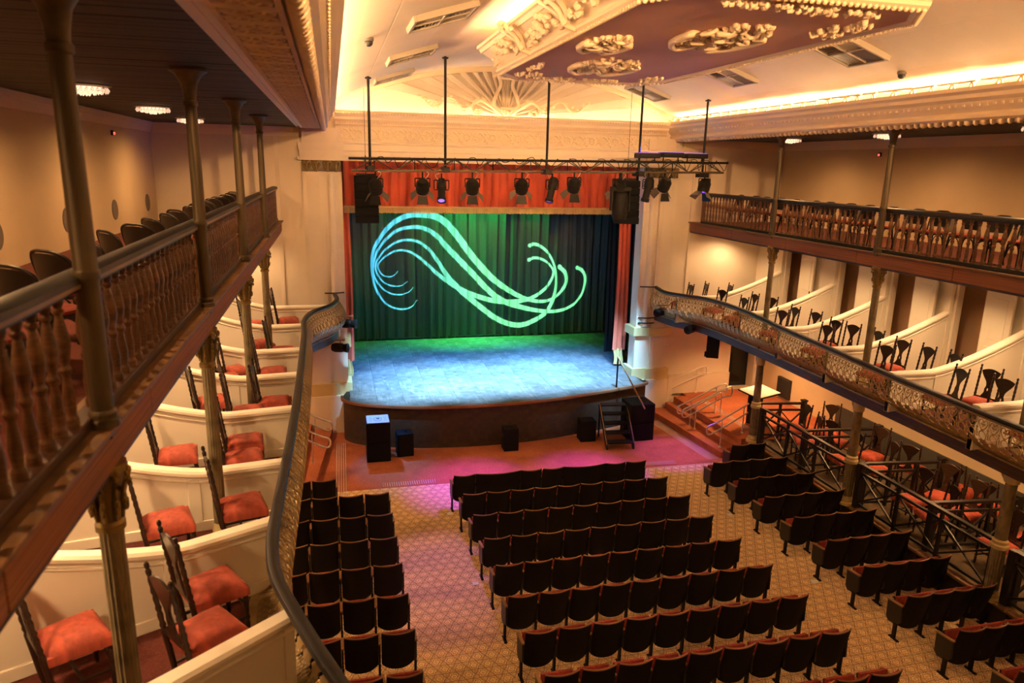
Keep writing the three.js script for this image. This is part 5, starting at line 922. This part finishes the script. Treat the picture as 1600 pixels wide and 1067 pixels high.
// speakers and the small stairs in front of the stage
function cabinet(t, w, h, d, y, front = -1) {
  const p = mesh(rbox(w, h, d, 0, y + h / 2, 0, 0.015), M.speaker, 'cabinet', t);
  mesh(rbox(w - 0.06, h - 0.06, 0.012, 0, y + h / 2, d / 2 + 0.004, 0.004), M.speaker, 'grille', p);
  for (const k of [-1, 1]) mesh(rbox(0.015, 0.09, 0.16, k * (w / 2 + 0.002), y + h * 0.65, 0, 0.005), M.black, 'handle', p);
  return p;
}
{
  const badge = (() => { const c = document.createElement('canvas'); c.width = 512; c.height = 512; const x = c.getContext('2d'); x.fillStyle = '#d8d8d4'; x.fillRect(0, 0, 512, 512); x.strokeStyle = '#15181c'; x.fillStyle = '#15181c'; x.lineCap = 'round';
    x.lineWidth = 9; x.beginPath(); x.ellipse(256, 270, 92, 110, 0.2, 0.3, 5.9); x.stroke(); x.lineWidth = 6; x.beginPath(); x.ellipse(262, 330, 70, 90, -0.2, 0.2, 3.4); x.stroke();
    x.beginPath(); x.ellipse(262, 235, 34, 40, 0.6, 0, 6.3); x.fill(); x.lineWidth = 5; for (let k = 0; k < 7; k++) { x.beginPath(); x.moveTo(262, 235); x.quadraticCurveTo(262 + 90 * Math.cos(k), 235 + 70 * Math.sin(k), 258 + 100 * Math.cos(k + 0.5), 260 + 110 * Math.sin(k + 0.5)); x.stroke(); }
    x.lineWidth = 4; for (const u of [70, 105, 410, 445]) { x.beginPath(); x.moveTo(u, 120); x.lineTo(u, 400); x.stroke(); } return c; })();
  const bt = new THREE.CanvasTexture(badge); bt.colorSpace = THREE.SRGBColorSpace;
  const a = thing('subwoofer_stack', 'two stacked black subwoofers left of centre with a pale emblem board on top', 'speaker', [-3.66, 0, -3.26]);
  cabinet(a, 0.6, 0.52, 0.62, 0.0); cabinet(a, 0.6, 0.52, 0.62, 0.525);
  const bg = new THREE.BoxGeometry(0.56, 0.012, 0.60).translate(0, 1.054, 0);
  mesh(bg, std(lin(0.8, 0.8, 0.8), 0.6, { map: bt }), 'emblem_board', a);
  const b = thing('subwoofer_stack', 'two stacked black subwoofers at the right end of the stage front', 'speaker', [3.62, 0, -3.42]);
  cabinet(b, 0.72, 0.53, 0.72, 0); cabinet(b, 0.72, 0.53, 0.72, 0.535);
  [[-2.97, -3.36, 0.42, 0.62, 0.38, 'beside the left subwoofers'], [-0.16, -3.18, 0.40, 0.62, 0.36, 'at the middle of the stage front'], [2.12, -3.46, 0.44, 0.60, 0.40, 'left of the small stage stairs']].forEach(([x, z, w, h, d, where]) => { const t = thing('front_fill_speaker', `small black loudspeaker standing ${where}`, 'speaker', [x, 0, z], rr(-0.08, 0.08)); cabinet(t, w, h, d, 0); mesh(tube([V(0.02, h, 0), V(0.03, h + 0.03, 0.02), V(0.05, h + 0.01, 0.06)], 0.012, 10, 5), M.black, 'cable', t); });
  const st = thing('stage_stairs', 'small black stairs with open treads leading up to the stage front', 'stairs', [2.86, 0, -3.22], -0.10);
  for (const k of [-1, 1]) { mesh(bar(V(k * 0.37, 0.98, -0.34), V(k * 0.37, 0.06, 0.62), 0.035, 0.16), M.black, 'stringer', st); mesh(bar(V(k * 0.39, 1.03, -0.28), V(k * 0.39, 0.14, 0.66), 0.02, 0.02), M.trimwood, 'edge_strip', st); mesh(rbox(0.05, 0.10, 0.1, k * 0.37, 0.05, 0.62, 0.01), M.rubber, 'foot', st); mesh(bar(V(k * 0.37, 0.9, -0.3), V(k * 0.37, 0.02, -0.3), 0.04), M.black, 'rear_leg', st); }
  for (let i = 0; i < 5; i++) { const tr = mesh(rbox(0.7, 0.03, 0.24, 0, 0.98 - i * 0.2, -0.30 + i * 0.205, 0.006), M.blackwood, 'tread', st); mesh(rbox(0.7, 0.035, 0.025, 0, 0.98 - i * 0.2, -0.17 + i * 0.205, 0.006), M.black, 'tread_nosing', tr); }
  const hr = thing('stair_handrail', 'black and pale handrail pole slanting down beside the small stage stairs', 'handrail', [0, 0, 0]);
  mesh(rod(V(3.32, 1.2, -4.35), V(3.32, 2.12, -4.35), 0.025), M.black, 'upright', hr); mesh(rod(V(3.32, 2.12, -4.35), V(3.52, 1.06, -2.75), 0.022), M.trimwood, 'rail', hr);
  // line arrays hanging either side
  [[-3.72, 'left'], [3.55, 'right']].forEach(([x, w], i) => {
    const t = thing('line_array', `black hanging line array of loudspeakers at the ${w} of the pelmet`, 'speaker', [x, 7.12, -5.0], i ? -0.25 : 0.0);
    for (let k = 0; k < 6; k++) { const m = mesh(rbox(0.60 + i * 0.1, 0.19, 0.42, 0, 0, 0, 0.02), M.speaker, 'array_box', t); m.position.set(0, -0.1 - k * 0.195, 0.006 * k * k); m.rotation.x = 0.035 * k; mesh(rbox(0.56 + i * 0.1, 0.15, 0.012, 0, 0, 0.212, 0.004), M.speaker, 'grille', m); }
    mesh(join([rbox(0.5, 0.05, 0.3, 0, 0.03, 0, 0.01), rod(V(0, 0.03, 0), V(0, 0.5, 0), 0.015)]), M.black, 'rigging_frame', t);
    mesh(rod(V(0.0, 0.45, 0), V(0, vaultY(x) - 7.15, 0), 0.006), M.black, 'suspension_cable', t);
  });
}
// ---------------------------------------------------------------- lighting truss
const TZ = -2.5, TY0 = 7.26, TY1 = 7.53, TX0 = -4.2, TX1 = 5.12;
{
  const t = thing('lighting_truss', 'long black lighting truss hanging in front of the stage opening', 'truss');
  mesh(rod(V(TX0 + 0.06, TY0, TZ), V(TX1, TY0 + 0.13, TZ), 0.028), M.bronze, 'lower_chord', t);
  for (const z of [-0.16, 0.16]) mesh(rod(V(TX0, TY1, TZ + z), V(TX1 + 0.02, TY1 + 0.10, TZ + z), 0.028), M.black, 'upper_chord', t);
  const n = 20; for (let i = 0; i < n; i++) { const a = TX0 + 0.1 + (TX1 - TX0 - 0.15) * i / n, b = TX0 + 0.1 + (TX1 - TX0 - 0.15) * (i + 1) / n, y = (x) => 0.13 * (x - TX0) / 9.3; mesh(join([-0.16, 0.16].map((z) => rod(V(a, (i % 2 ? TY1 : TY0) + y(a), TZ + (i % 2 ? z : 0)), V(b, (i % 2 ? TY0 : TY1) + y(b), TZ + (i % 2 ? 0 : z)), 0.013, 0.013, 6))), M.bronze, 'brace', t); if (i % 2) mesh(rod(V(a, TY0 + y(a), TZ), V(a, TY1 + y(a), TZ), 0.012, 0.012, 6), M.black, 'strut', t); }
  const cb = []; for (let i = 0; i < 26; i++) { const x = TX0 + 0.3 + i * 0.35, y = 0.13 * (x - TX0) / 9.3; cb.push(tube([V(x, TY1 + y + 0.03, TZ + rr(-0.1, 0.12)), V(x + 0.1, TY1 + y + rr(-0.2, 0.05), TZ + 0.18), V(x + 0.2, TY1 + y - rr(0.02, 0.25), TZ + 0.15), V(x + 0.36, TY1 + y + 0.03, TZ + rr(-0.1, 0.12))], 0.009, 14, 5)); }
  mesh(join(cb), M.black, 'cables', t, 'stuff');
  [[-3.73, 9.34], [-2.02, 9.84], [0.42, 9.9], [2.79, 9.8], [4.53, 9.3]].forEach(([x], i) => {
    const p = thing('suspension_pole', `thin black pole holding the truss from the vault, ${ORD[i]} from the left`, 'pole', [x, 7.3, TZ], 0, 'truss poles');
    mesh(rod(V(0, 0, 0), V(0, vaultY(x) - 7.31, 0), 0.03), M.black, 'tube', p); mesh(lathe([[0, 0], [0.07, 0], [0.07, -0.03], [0, -0.03]], 12).translate(0, vaultY(x) - 7.33, 0), M.black, 'flange', p); mesh(rbox(0.16, 0.12, 0.42, 0, 0.02, 0, 0.01), M.black, 'clamp', p);
  });
}
// lanterns: each is a group whose -z looks along its beam
function aim(o, to) { const m = new THREE.Matrix4().lookAt(o.position, to, V(0, 1, 0)); o.quaternion.setFromRotationMatrix(m); }
function lantern(kind, at, to, label, lens) {
  const t = thing(kind === 'fresnel' ? 'fresnel_lantern' : 'profile_lantern', label, 'stage light', at.toArray(), 0, kind === 'fresnel' ? 'barn-door lanterns on the truss' : 'profile lanterns on the truss');
  aim(t, to);
  const lm = M.black;
  if (kind === 'fresnel') {
    mesh(lathe([[0, 0.2], [0.10, 0.19], [0.135, 0.13], [0.145, 0.05], [0.145, -0.13], [0.125, -0.15], [0.125, -0.12], [0, -0.11]], 16).rotateX(Math.PI / 2), lm, 'body', t);
    mesh(join([...Array(5)].map((_, k) => new THREE.TorusGeometry(0.15, 0.008, 5, 18).translate(0, 0, 0.1 - k * 0.04))), lm, 'cooling_fins', t);
    for (let k = 0; k < 4; k++) { const f = mesh(slab([[-0.10, 0], [0.10, 0], [0.14, 0.2], [-0.14, 0.2]], 0.004).translate(0, 0.0, 0), k === 2 ? M.black : M.flap, 'barn_door', t); f.position.set(0.13 * Math.sin(k * Math.PI / 2), 0.13 * Math.cos(k * Math.PI / 2), -0.15); f.rotation.set(0, 0, -k * Math.PI / 2); f.rotateX(-0.85); }
  } else {
    mesh(lathe([[0, 0.28], [0.08, 0.27], [0.115, 0.2], [0.115, 0.02], [0.085, -0.02], [0.085, -0.26], [0.105, -0.27], [0.105, -0.34], [0.085, -0.34], [0.08, -0.3], [0, -0.3]], 16).rotateX(Math.PI / 2), lm, 'barrel', t);
    mesh(join([rbox(0.34, 0.02, 0.02, 0, 0, -0.02, 0.005), rbox(0.02, 0.3, 0.02, 0, 0, -0.04, 0.005), rbox(0.12, 0.03, 0.03, 0, 0.12, 0.12, 0.006)]), lm, 'shutters', t);
  }
  mesh(new THREE.CylinderGeometry(kind === 'fresnel' ? 0.115 : 0.078, kind === 'fresnel' ? 0.115 : 0.078, 0.01, 18).rotateX(Math.PI / 2).translate(0, 0, kind === 'fresnel' ? -0.125 : -0.31), std(lin(0.2, 0.25, 0.3), 0.2, { emissive: lens, emissiveIntensity: 0.5 }), 'lens', t);
  // yoke, clamp and safety wire stand upright
  const q = t.quaternion.clone().invert(), up = V(0, 1, 0).applyQuaternion(q);
  const yoke = [bar(V(-0.17, 0, 0), V(-0.17, 0, 0).addScaledVector(up, 0.2), 0.025, 0.012), bar(V(0.17, 0, 0), V(0.17, 0, 0).addScaledVector(up, 0.2), 0.025, 0.012), bar(V(-0.17, 0, 0).addScaledVector(up, 0.2), V(0.17, 0, 0).addScaledVector(up, 0.2), 0.025, 0.012), rod(V(0, 0, 0).addScaledVector(up, 0.2), V(0, 0, 0).addScaledVector(up, 0.36), 0.02)];
  mesh(join(yoke), M.black, 'yoke', t);
  mesh(tube([V(0.05, 0, 0).addScaledVector(up, 0.36), V(0.14, 0, 0.05).addScaledVector(up, 0.28), V(0.1, 0, 0.1).addScaledVector(up, 0.16), V(0, 0.03, 0.14)], 0.006, 14, 5), M.paper, 'safety_wire', t);
  return t;
}
const WASH = lin(0.06, 0.32, 1.0), ICE = lin(0.27, 0.62, 1.0), PINK = lin(0.36, 0.06, 1.0), PURPLE = lin(0.45, 0.16, 1.0), GREEN = lin(0.06, 1.0, 0.16), BLUE = lin(0.05, 0.22, 1.0);
const beam = (t, color, I, ang, pen, to) => { const d = to.clone().sub(t.position).normalize(); spot(t.position.clone().addScaledVector(d, 0.42), to, color, I, ang, pen, 3); };
{
  const F = [[-3.62, 6.9, V(-2.6, HS, -5.6), ICE], [-2.55, 6.92, V(-2.3, HS, -7.0), WASH], [-1.38, 6.93, V(-0.9, HS, -5.6), ICE], [-0.18, 6.95, V(0.4, HS, -7.0), WASH], [1.13, 7.0, V(1.0, HS, -5.7), ICE], [2.3, 6.98, V(2.4, HS, -6.8), WASH], [3.51, 7.05, V(2.8, HS, -5.9), ICE]];
  F.forEach(([x, y, to, c], i) => { const t = lantern('fresnel', V(x, y, TZ), to, `black barn-door stage light on the truss, ${ORD[i]} of its kind from the left`, c); beam(t, c, L.wash * (c === ICE ? 1 : 0.8), 0.37, 1, to); });
  const Fe = lantern('fresnel', V(4.61, 7.03, TZ), V(2.5, 0, -1.5), 'black barn-door stage light at the far right end of the truss', PINK); beam(Fe, PINK, L.pink * 0.45, 0.22, 0.9, V(4.1, 0, -2.1));
  const P1 = lantern('profile', V(-2.11, 6.88, TZ), V(-3.0, 0, 3.0), 'slim black profile spotlight hanging left of the truss centre', PURPLE); beam(P1, PURPLE, L.purple, 0.22, 1, V(-2.9, 0, 2.6));
  const P2 = lantern('profile', V(0.57, 6.93, TZ), V(-1.4, 0, -0.8), 'slim black profile spotlight hanging right of the truss centre', PINK); beam(P2, PINK, L.pink, 0.26, 0.9, V(-1.5, 0, -1.25)); 
  const P3 = lantern('profile', V(3.07, 6.98, TZ), V(1.4, 0, -1.7), 'slim black profile spotlight in front of the right pilaster', PINK); beam(P3, PINK, L.pink, 0.26, 0.9, V(1.4, 0, -1.2));
  // big moving head and three flood panels
  const mh = thing('moving_head', 'large black cylindrical moving light hanging before the right line array', 'stage light', [2.35, 6.55, TZ]);
  mesh(lathe([[0, 0.32], [0.14, 0.31], [0.19, 0.24], [0.19, -0.26], [0.17, -0.34], [0, -0.33]], 18), M.black, 'head', mh); mesh(join([rbox(0.05, 0.5, 0.12, -0.23, 0.12, 0), rbox(0.05, 0.5, 0.12, 0.23, 0.12, 0), rbox(0.5, 0.10, 0.2, 0, 0.4, 0), rod(V(0, 0.4, 0), V(0, 0.78, 0), 0.03)]), M.black, 'yoke', mh);
  [[2.98, 7.76], [3.61, 7.79], [4.26, 7.78]].forEach(([x, y], i) => {
    const t = thing('flood_panel', `flat black flood panel on top of the truss, ${['left', 'middle', 'right'][i]} of three`, 'stage light', [x, y, TZ + 0.05], 0, 'flood panels on the truss');
    mesh(rbox(0.56, 0.12, 0.36, 0, 0, 0, 0.02), M.black, 'case', t); mesh(rbox(0.5, 0.01, 0.3, 0, 0.063, 0, 0.003), std(lin(0.03, 0.03, 0.05), 0.2, { emissive: PURPLE, emissiveIntensity: 0.8 }), 'lamp_glass', t); mesh(join([rbox(0.03, 0.14, 0.03, -0.2, -0.1, 0.0), rbox(0.03, 0.14, 0.03, 0.2, -0.1, 0)]), M.black, 'bracket', t);
    spot(V(x, y + 0.09, TZ + 0.1), V(i === 0 ? -5.1 : i === 1 ? -0.2 : 3.5, i === 0 ? 8.3 : 9.2, i === 0 ? -4.4 : 0.8), i === 0 ? lin(0.16, 0.14, 1) : PURPLE, i === 0 ? L.flood * 10 : L.flood, i === 0 ? 0.22 : 0.7, 0.9, 6);
  });
}
// lanterns clipped to the balcony fronts
[[-4.28, 3.30, -4.55, 'upper left', -0.6], [-4.52, 2.78, -4.05, 'lower left', -0.7], [4.72, 3.34, -4.7, 'nearer the stage on the right', 0.7], [5.25, 3.02, -3.75, 'farther from the stage on the right', 0.8]].forEach(([x, y, z, w], i) => {
  const t = thing('balcony_spot', `black spotlight clamped to the balcony front, ${w}`, 'stage light', [x, y, z], 0, 'balcony front spotlights');
  const g = lathe([[0, 0.24], [0.09, 0.22], [0.12, 0.14], [0.12, -0.05], [0.10, -0.08], [0.125, -0.2], [0.11, -0.2], [0, -0.12]], 16).rotateX(Math.PI / 2).rotateY(i < 2 ? -1.9 : 2.2 ).rotateX(i < 2 ? 0 : 0.0);
  mesh(g, M.black, 'body', t);
  if (i === 0) spot(V(x + 0.32, y - 0.12, z + 0.1), V(-3.55, 1.05, -3.2), WASH, L.spotBlue, 0.34, 0.8, 2);
  mesh(join([rod(V(-0.3 * (i < 2 ? 1 : -1), 0.2, 0), V(0.12 * (i < 2 ? 1 : -1), 0.2, 0), 0.02), rod(V(0, 0.2, 0), V(0, 0.05, 0), 0.015)]), M.trimwood, 'clamp_bar', t);
});
{
  const t = thing('wall_loudspeaker', 'black loudspeaker on a bracket under the right balcony front', 'speaker', [6.2, 2.40, -4.1], -0.5);
  mesh(rbox(0.36, 0.68, 0.32, 0, 0, 0, 0.02), M.speaker, 'cabinet', t); mesh(rbox(0.3, 0.62, 0.012, 0, 0, 0.163, 0.004), M.speaker, 'grille', t); mesh(join([rod(V(0, 0.34, 0), V(0, 0.6, 0), 0.02), rbox(0.05, 0.16, 0.05, -0.2, -0.25, 0.05)]), M.black, 'bracket', t);
}
// unseen green battens behind the pelmet, placed to light the back curtain in streaks
[[-2.9, 0.12], [-1.3, 0.6], [-0.2, 1.0], [0.9, 0.8], [2.4, 0.35]].forEach(([x, k], i) => {
  const t = thing('unseen_batten_light', `unseen green batten light behind the pelmet lighting the back curtain, ${ORD[i]} from the left`, 'stage light', [x, 8.05, -10.8], 0, 'batten lights');
  mesh(rbox(0.3, 0.16, 0.2, 0, 0, 0, 0.02), M.black, 'case', t);
  spot(V(x, 7.93, -10.82), V(x + 0.25, 3.0, -11.08), GREEN, L.green * k, 0.36, 1, 2);
});
[[-3.6, 0.8], [3.4, 0.5]].forEach(([x, k]) => spot(V(x, 7.9, -9.6), V(x * 1.05, HS, -10.3), GREEN, L.greenFloor * k, 0.4, 0.8, 2));  // unseen green spots, placed to light the stage floor by the curtain
// ---------------------------------------------------------------- unseen slide projector at the back of the house: its glass slide casts the ribbons on the curtain
{
  const lamp = V(-1.0, 7.25, 17.0), ctr = V(0.6, 3.9, -11.2), ax = ctr.clone().sub(lamp).normalize(), D = 0.5;
  const sx = V(0, 1, 0).cross(ax).normalize().negate(), sy = ax.clone().cross(sx).negate();      // across and up on the slide
  const toSlide = (x, y) => { const r = V(x, y, -11.2).sub(lamp), k = D / r.dot(ax); return [r.dot(sx) * k, r.dot(sy) * k]; };
  const W = 0.19, H = 0.115, PW = 2048, PH = 1240;
  const cv = document.createElement('canvas'); cv.width = PW; cv.height = PH; const c2 = cv.getContext('2d'); c2.fillStyle = '#000'; c2.fillRect(0, 0, PW, PH);
  const px = ([x, y]) => { const [a, b] = toSlide(x, y); return [(a / W + 0.5) * PW, (0.5 - b / H) * PH]; };
  const ribbons = [
    [0.245, [[-1.72,2.66],[-1.90,2.44],[-2.13,2.34],[-2.46,2.36],[-2.79,2.51],[-3.03,2.79],[-3.21,3.18],[-3.30,3.60],[-3.31,4.09],[-3.24,4.47],[-3.08,4.77],[-2.76,5.21],[-2.41,5.50],[-1.96,5.69],[-1.50,5.71],[-1.12,5.67],[-0.77,5.50],[-0.47,5.21],[-0.14,4.80],[0.23,4.30],[0.66,3.80],[1.13,3.34],[1.71,2.93],[2.04,2.74],[2.46,2.58],[2.92,2.50],[3.34,2.57],[3.71,2.85],[3.91,3.25],[3.85,3.58],[3.63,3.80]]],
    [0.21, [[-1.85,3.14],[-2.02,2.96],[-2.31,2.87],[-2.65,2.91],[-2.95,3.10],[-3.15,3.37],[-3.26,3.64],[-3.26,3.94],[-3.20,4.18],[-3.11,4.43],[-2.94,4.68],[-2.73,4.91],[-2.39,5.16],[-2.01,5.26],[-1.63,5.27],[-1.33,5.18],[-0.99,4.95],[-0.65,4.57],[-0.21,4.12],[0.33,3.57],[0.82,3.05],[1.23,2.70],[1.72,2.44],[2.14,2.31],[2.47,2.22],[3.06,2.12],[3.65,2.12],[4.16,2.30],[4.49,2.63],[4.66,3.12],[4.65,3.45],[4.50,3.68],[4.33,3.76]]],
    [0.20, [[-2.05,3.35],[-2.27,3.20],[-2.61,3.19],[-2.91,3.33],[-3.09,3.56],[-3.18,3.83],[-3.14,4.06],[-2.99,4.30],[-2.82,4.49],[-2.57,4.67],[-2.31,4.79],[-1.97,4.82],[-1.63,4.74],[-1.29,4.48],[-0.99,4.08],[-0.61,3.50],[-0.14,2.99],[0.26,2.64],[0.66,2.31],[1.16,1.93],[1.65,1.69],[2.15,1.61],[2.65,1.76],[3.15,2.08],[3.42,2.61],[3.51,3.18],[3.42,3.83],[3.20,4.27],[2.90,4.55],[2.61,4.66],[2.44,4.61]]],
    [0.185, [[-2.39,3.74],[-2.53,3.57],[-2.72,3.52],[-2.94,3.59],[-3.08,3.79],[-3.10,3.95],[-3.00,4.09],[-2.78,4.28],[-2.49,4.43],[-2.23,4.46],[-1.94,4.39],[-1.64,4.20],[-1.30,3.90],[-1.00,3.61],[-0.46,3.22],[0.02,2.94],[0.58,2.72],[1.15,2.56],[1.72,2.51],[2.21,2.55],[2.62,2.67],[3.03,2.94],[3.31,3.30],[3.39,3.63],[3.23,3.89],[2.91,4.10],[2.62,4.15],[2.42,4.08]]],
  ];
  const tint = (x) => { const u = Math.min(1, Math.max(0, (x + 3.4) / 4)); return `rgb(${Math.round(70 + 62 * u)},${Math.round(170 + 66 * u)},${Math.round(225 - 60 * u)})`; };
  for (const [w, pts] of ribbons) {
    const cr = new THREE.CatmullRomCurve3(pts.map(([x, y]) => V(x, y, 0)), false, 'centripetal'), N = 400, q = cr.getSpacedPoints(N);
    for (let i = 0; i < N; i++) {
      const u = i / N, a = q[i], b = q[i + 1], d = b.clone().sub(a).normalize(), n = V(-d.y, d.x, 0);
      const ww = (v) => w * 0.5 * (v < 0.45 ? 0.26 + 0.74 * (v / 0.45) ** 2.1 : v < 0.66 ? 1 : v < 0.9 ? 1 - 0.6 * (v - 0.66) / 0.24 : 0.4 + 0.25 * (v - 0.9) / 0.1) * Math.min(1, 0.25 + v / 0.06);
      const A = ww(u), B = ww((i + 1.4) / N), e = b.clone().addScaledVector(d, 0.012);
      c2.fillStyle = tint(a.x); c2.beginPath();
      [[a.x + n.x * A, a.y + n.y * A], [e.x + n.x * B, e.y + n.y * B], [e.x - n.x * B, e.y - n.y * B], [a.x - n.x * A, a.y - n.y * A]].forEach((p, k) => { const [x, y] = px(p); k ? c2.lineTo(x, y) : c2.moveTo(x, y); }); c2.closePath(); c2.fill();
    }
    const end = q[N], [ex, ey] = px([end.x, end.y]); c2.beginPath(); c2.arc(ex, ey, w * 0.36 / 0.6 * D / 28.3 / W * PW * 0.62, 0, 6.3); c2.fillStyle = tint(end.x); c2.fill();
  }
  const tx = new THREE.CanvasTexture(cv); tx.colorSpace = THREE.SRGBColorSpace;
  const t = thing('unseen_slide_projector', 'unseen slide projector at the back of the hall casting the curtain ribbons', 'projector', [0, 0, 0]);
  const m4 = new THREE.Matrix4().makeBasis(sx, sy, ax.clone().negate());
  const sg = new THREE.PlaneGeometry(W, H); sg.applyMatrix4(m4.clone().setPosition(lamp.clone().addScaledVector(ax, D)));
  mesh(sg, new THREE.MeshPhysicalMaterial({ color: 0xffffff, map: tx, transmission: 1, thickness: 0, roughness: 0, ior: 1.02, side: THREE.DoubleSide }), 'glass_slide', t);
  // case: an open box round lamp and slide
  const w = 0.012, ww = 0.2, hh = 0.13, c = [];
  c.push(span(-ww / 2 - w, -ww / 2, -hh / 2, hh / 2, -D - 0.02, 0.12), span(ww / 2, ww / 2 + w, -hh / 2, hh / 2, -D - 0.02, 0.12), span(-ww / 2 - w, ww / 2 + w, hh / 2, hh / 2 + w, -D - 0.02, 0.12), span(-ww / 2 - w, ww / 2 + w, -hh / 2 - w, -hh / 2, -D - 0.02, 0.12), span(-ww / 2 - w, ww / 2 + w, -hh / 2 - w, hh / 2 + w, 0.12, 0.135));
  c.push(span(-ww / 2, -W / 2 + 0.002, -hh / 2, hh / 2, -D - 0.005, -D + 0.005), span(W / 2 - 0.002, ww / 2, -hh / 2, hh / 2, -D - 0.005, -D + 0.005), span(-ww / 2, ww / 2, H / 2 - 0.002, hh / 2, -D - 0.005, -D + 0.005), span(-ww / 2, ww / 2, -hh / 2, -H / 2 + 0.002, -D - 0.005, -D + 0.005));
  mesh(join(c).applyMatrix4(m4.clone().setPosition(lamp)), M.black, 'case', t);
  mesh(rbox(0.5, 0.03, 1.7, lamp.x, lamp.y - 0.24, lamp.z + 1.05), M.board, 'shelf', t);
  spot(lamp, ctr, lin(1, 1, 1), L.slide, 0.26, 0.05, 0.004);
}
scene.traverse((o) => { if (o.isMesh) { o.castShadow = true; o.receiveShadow = true; } });
renderer.render(scene, camera);
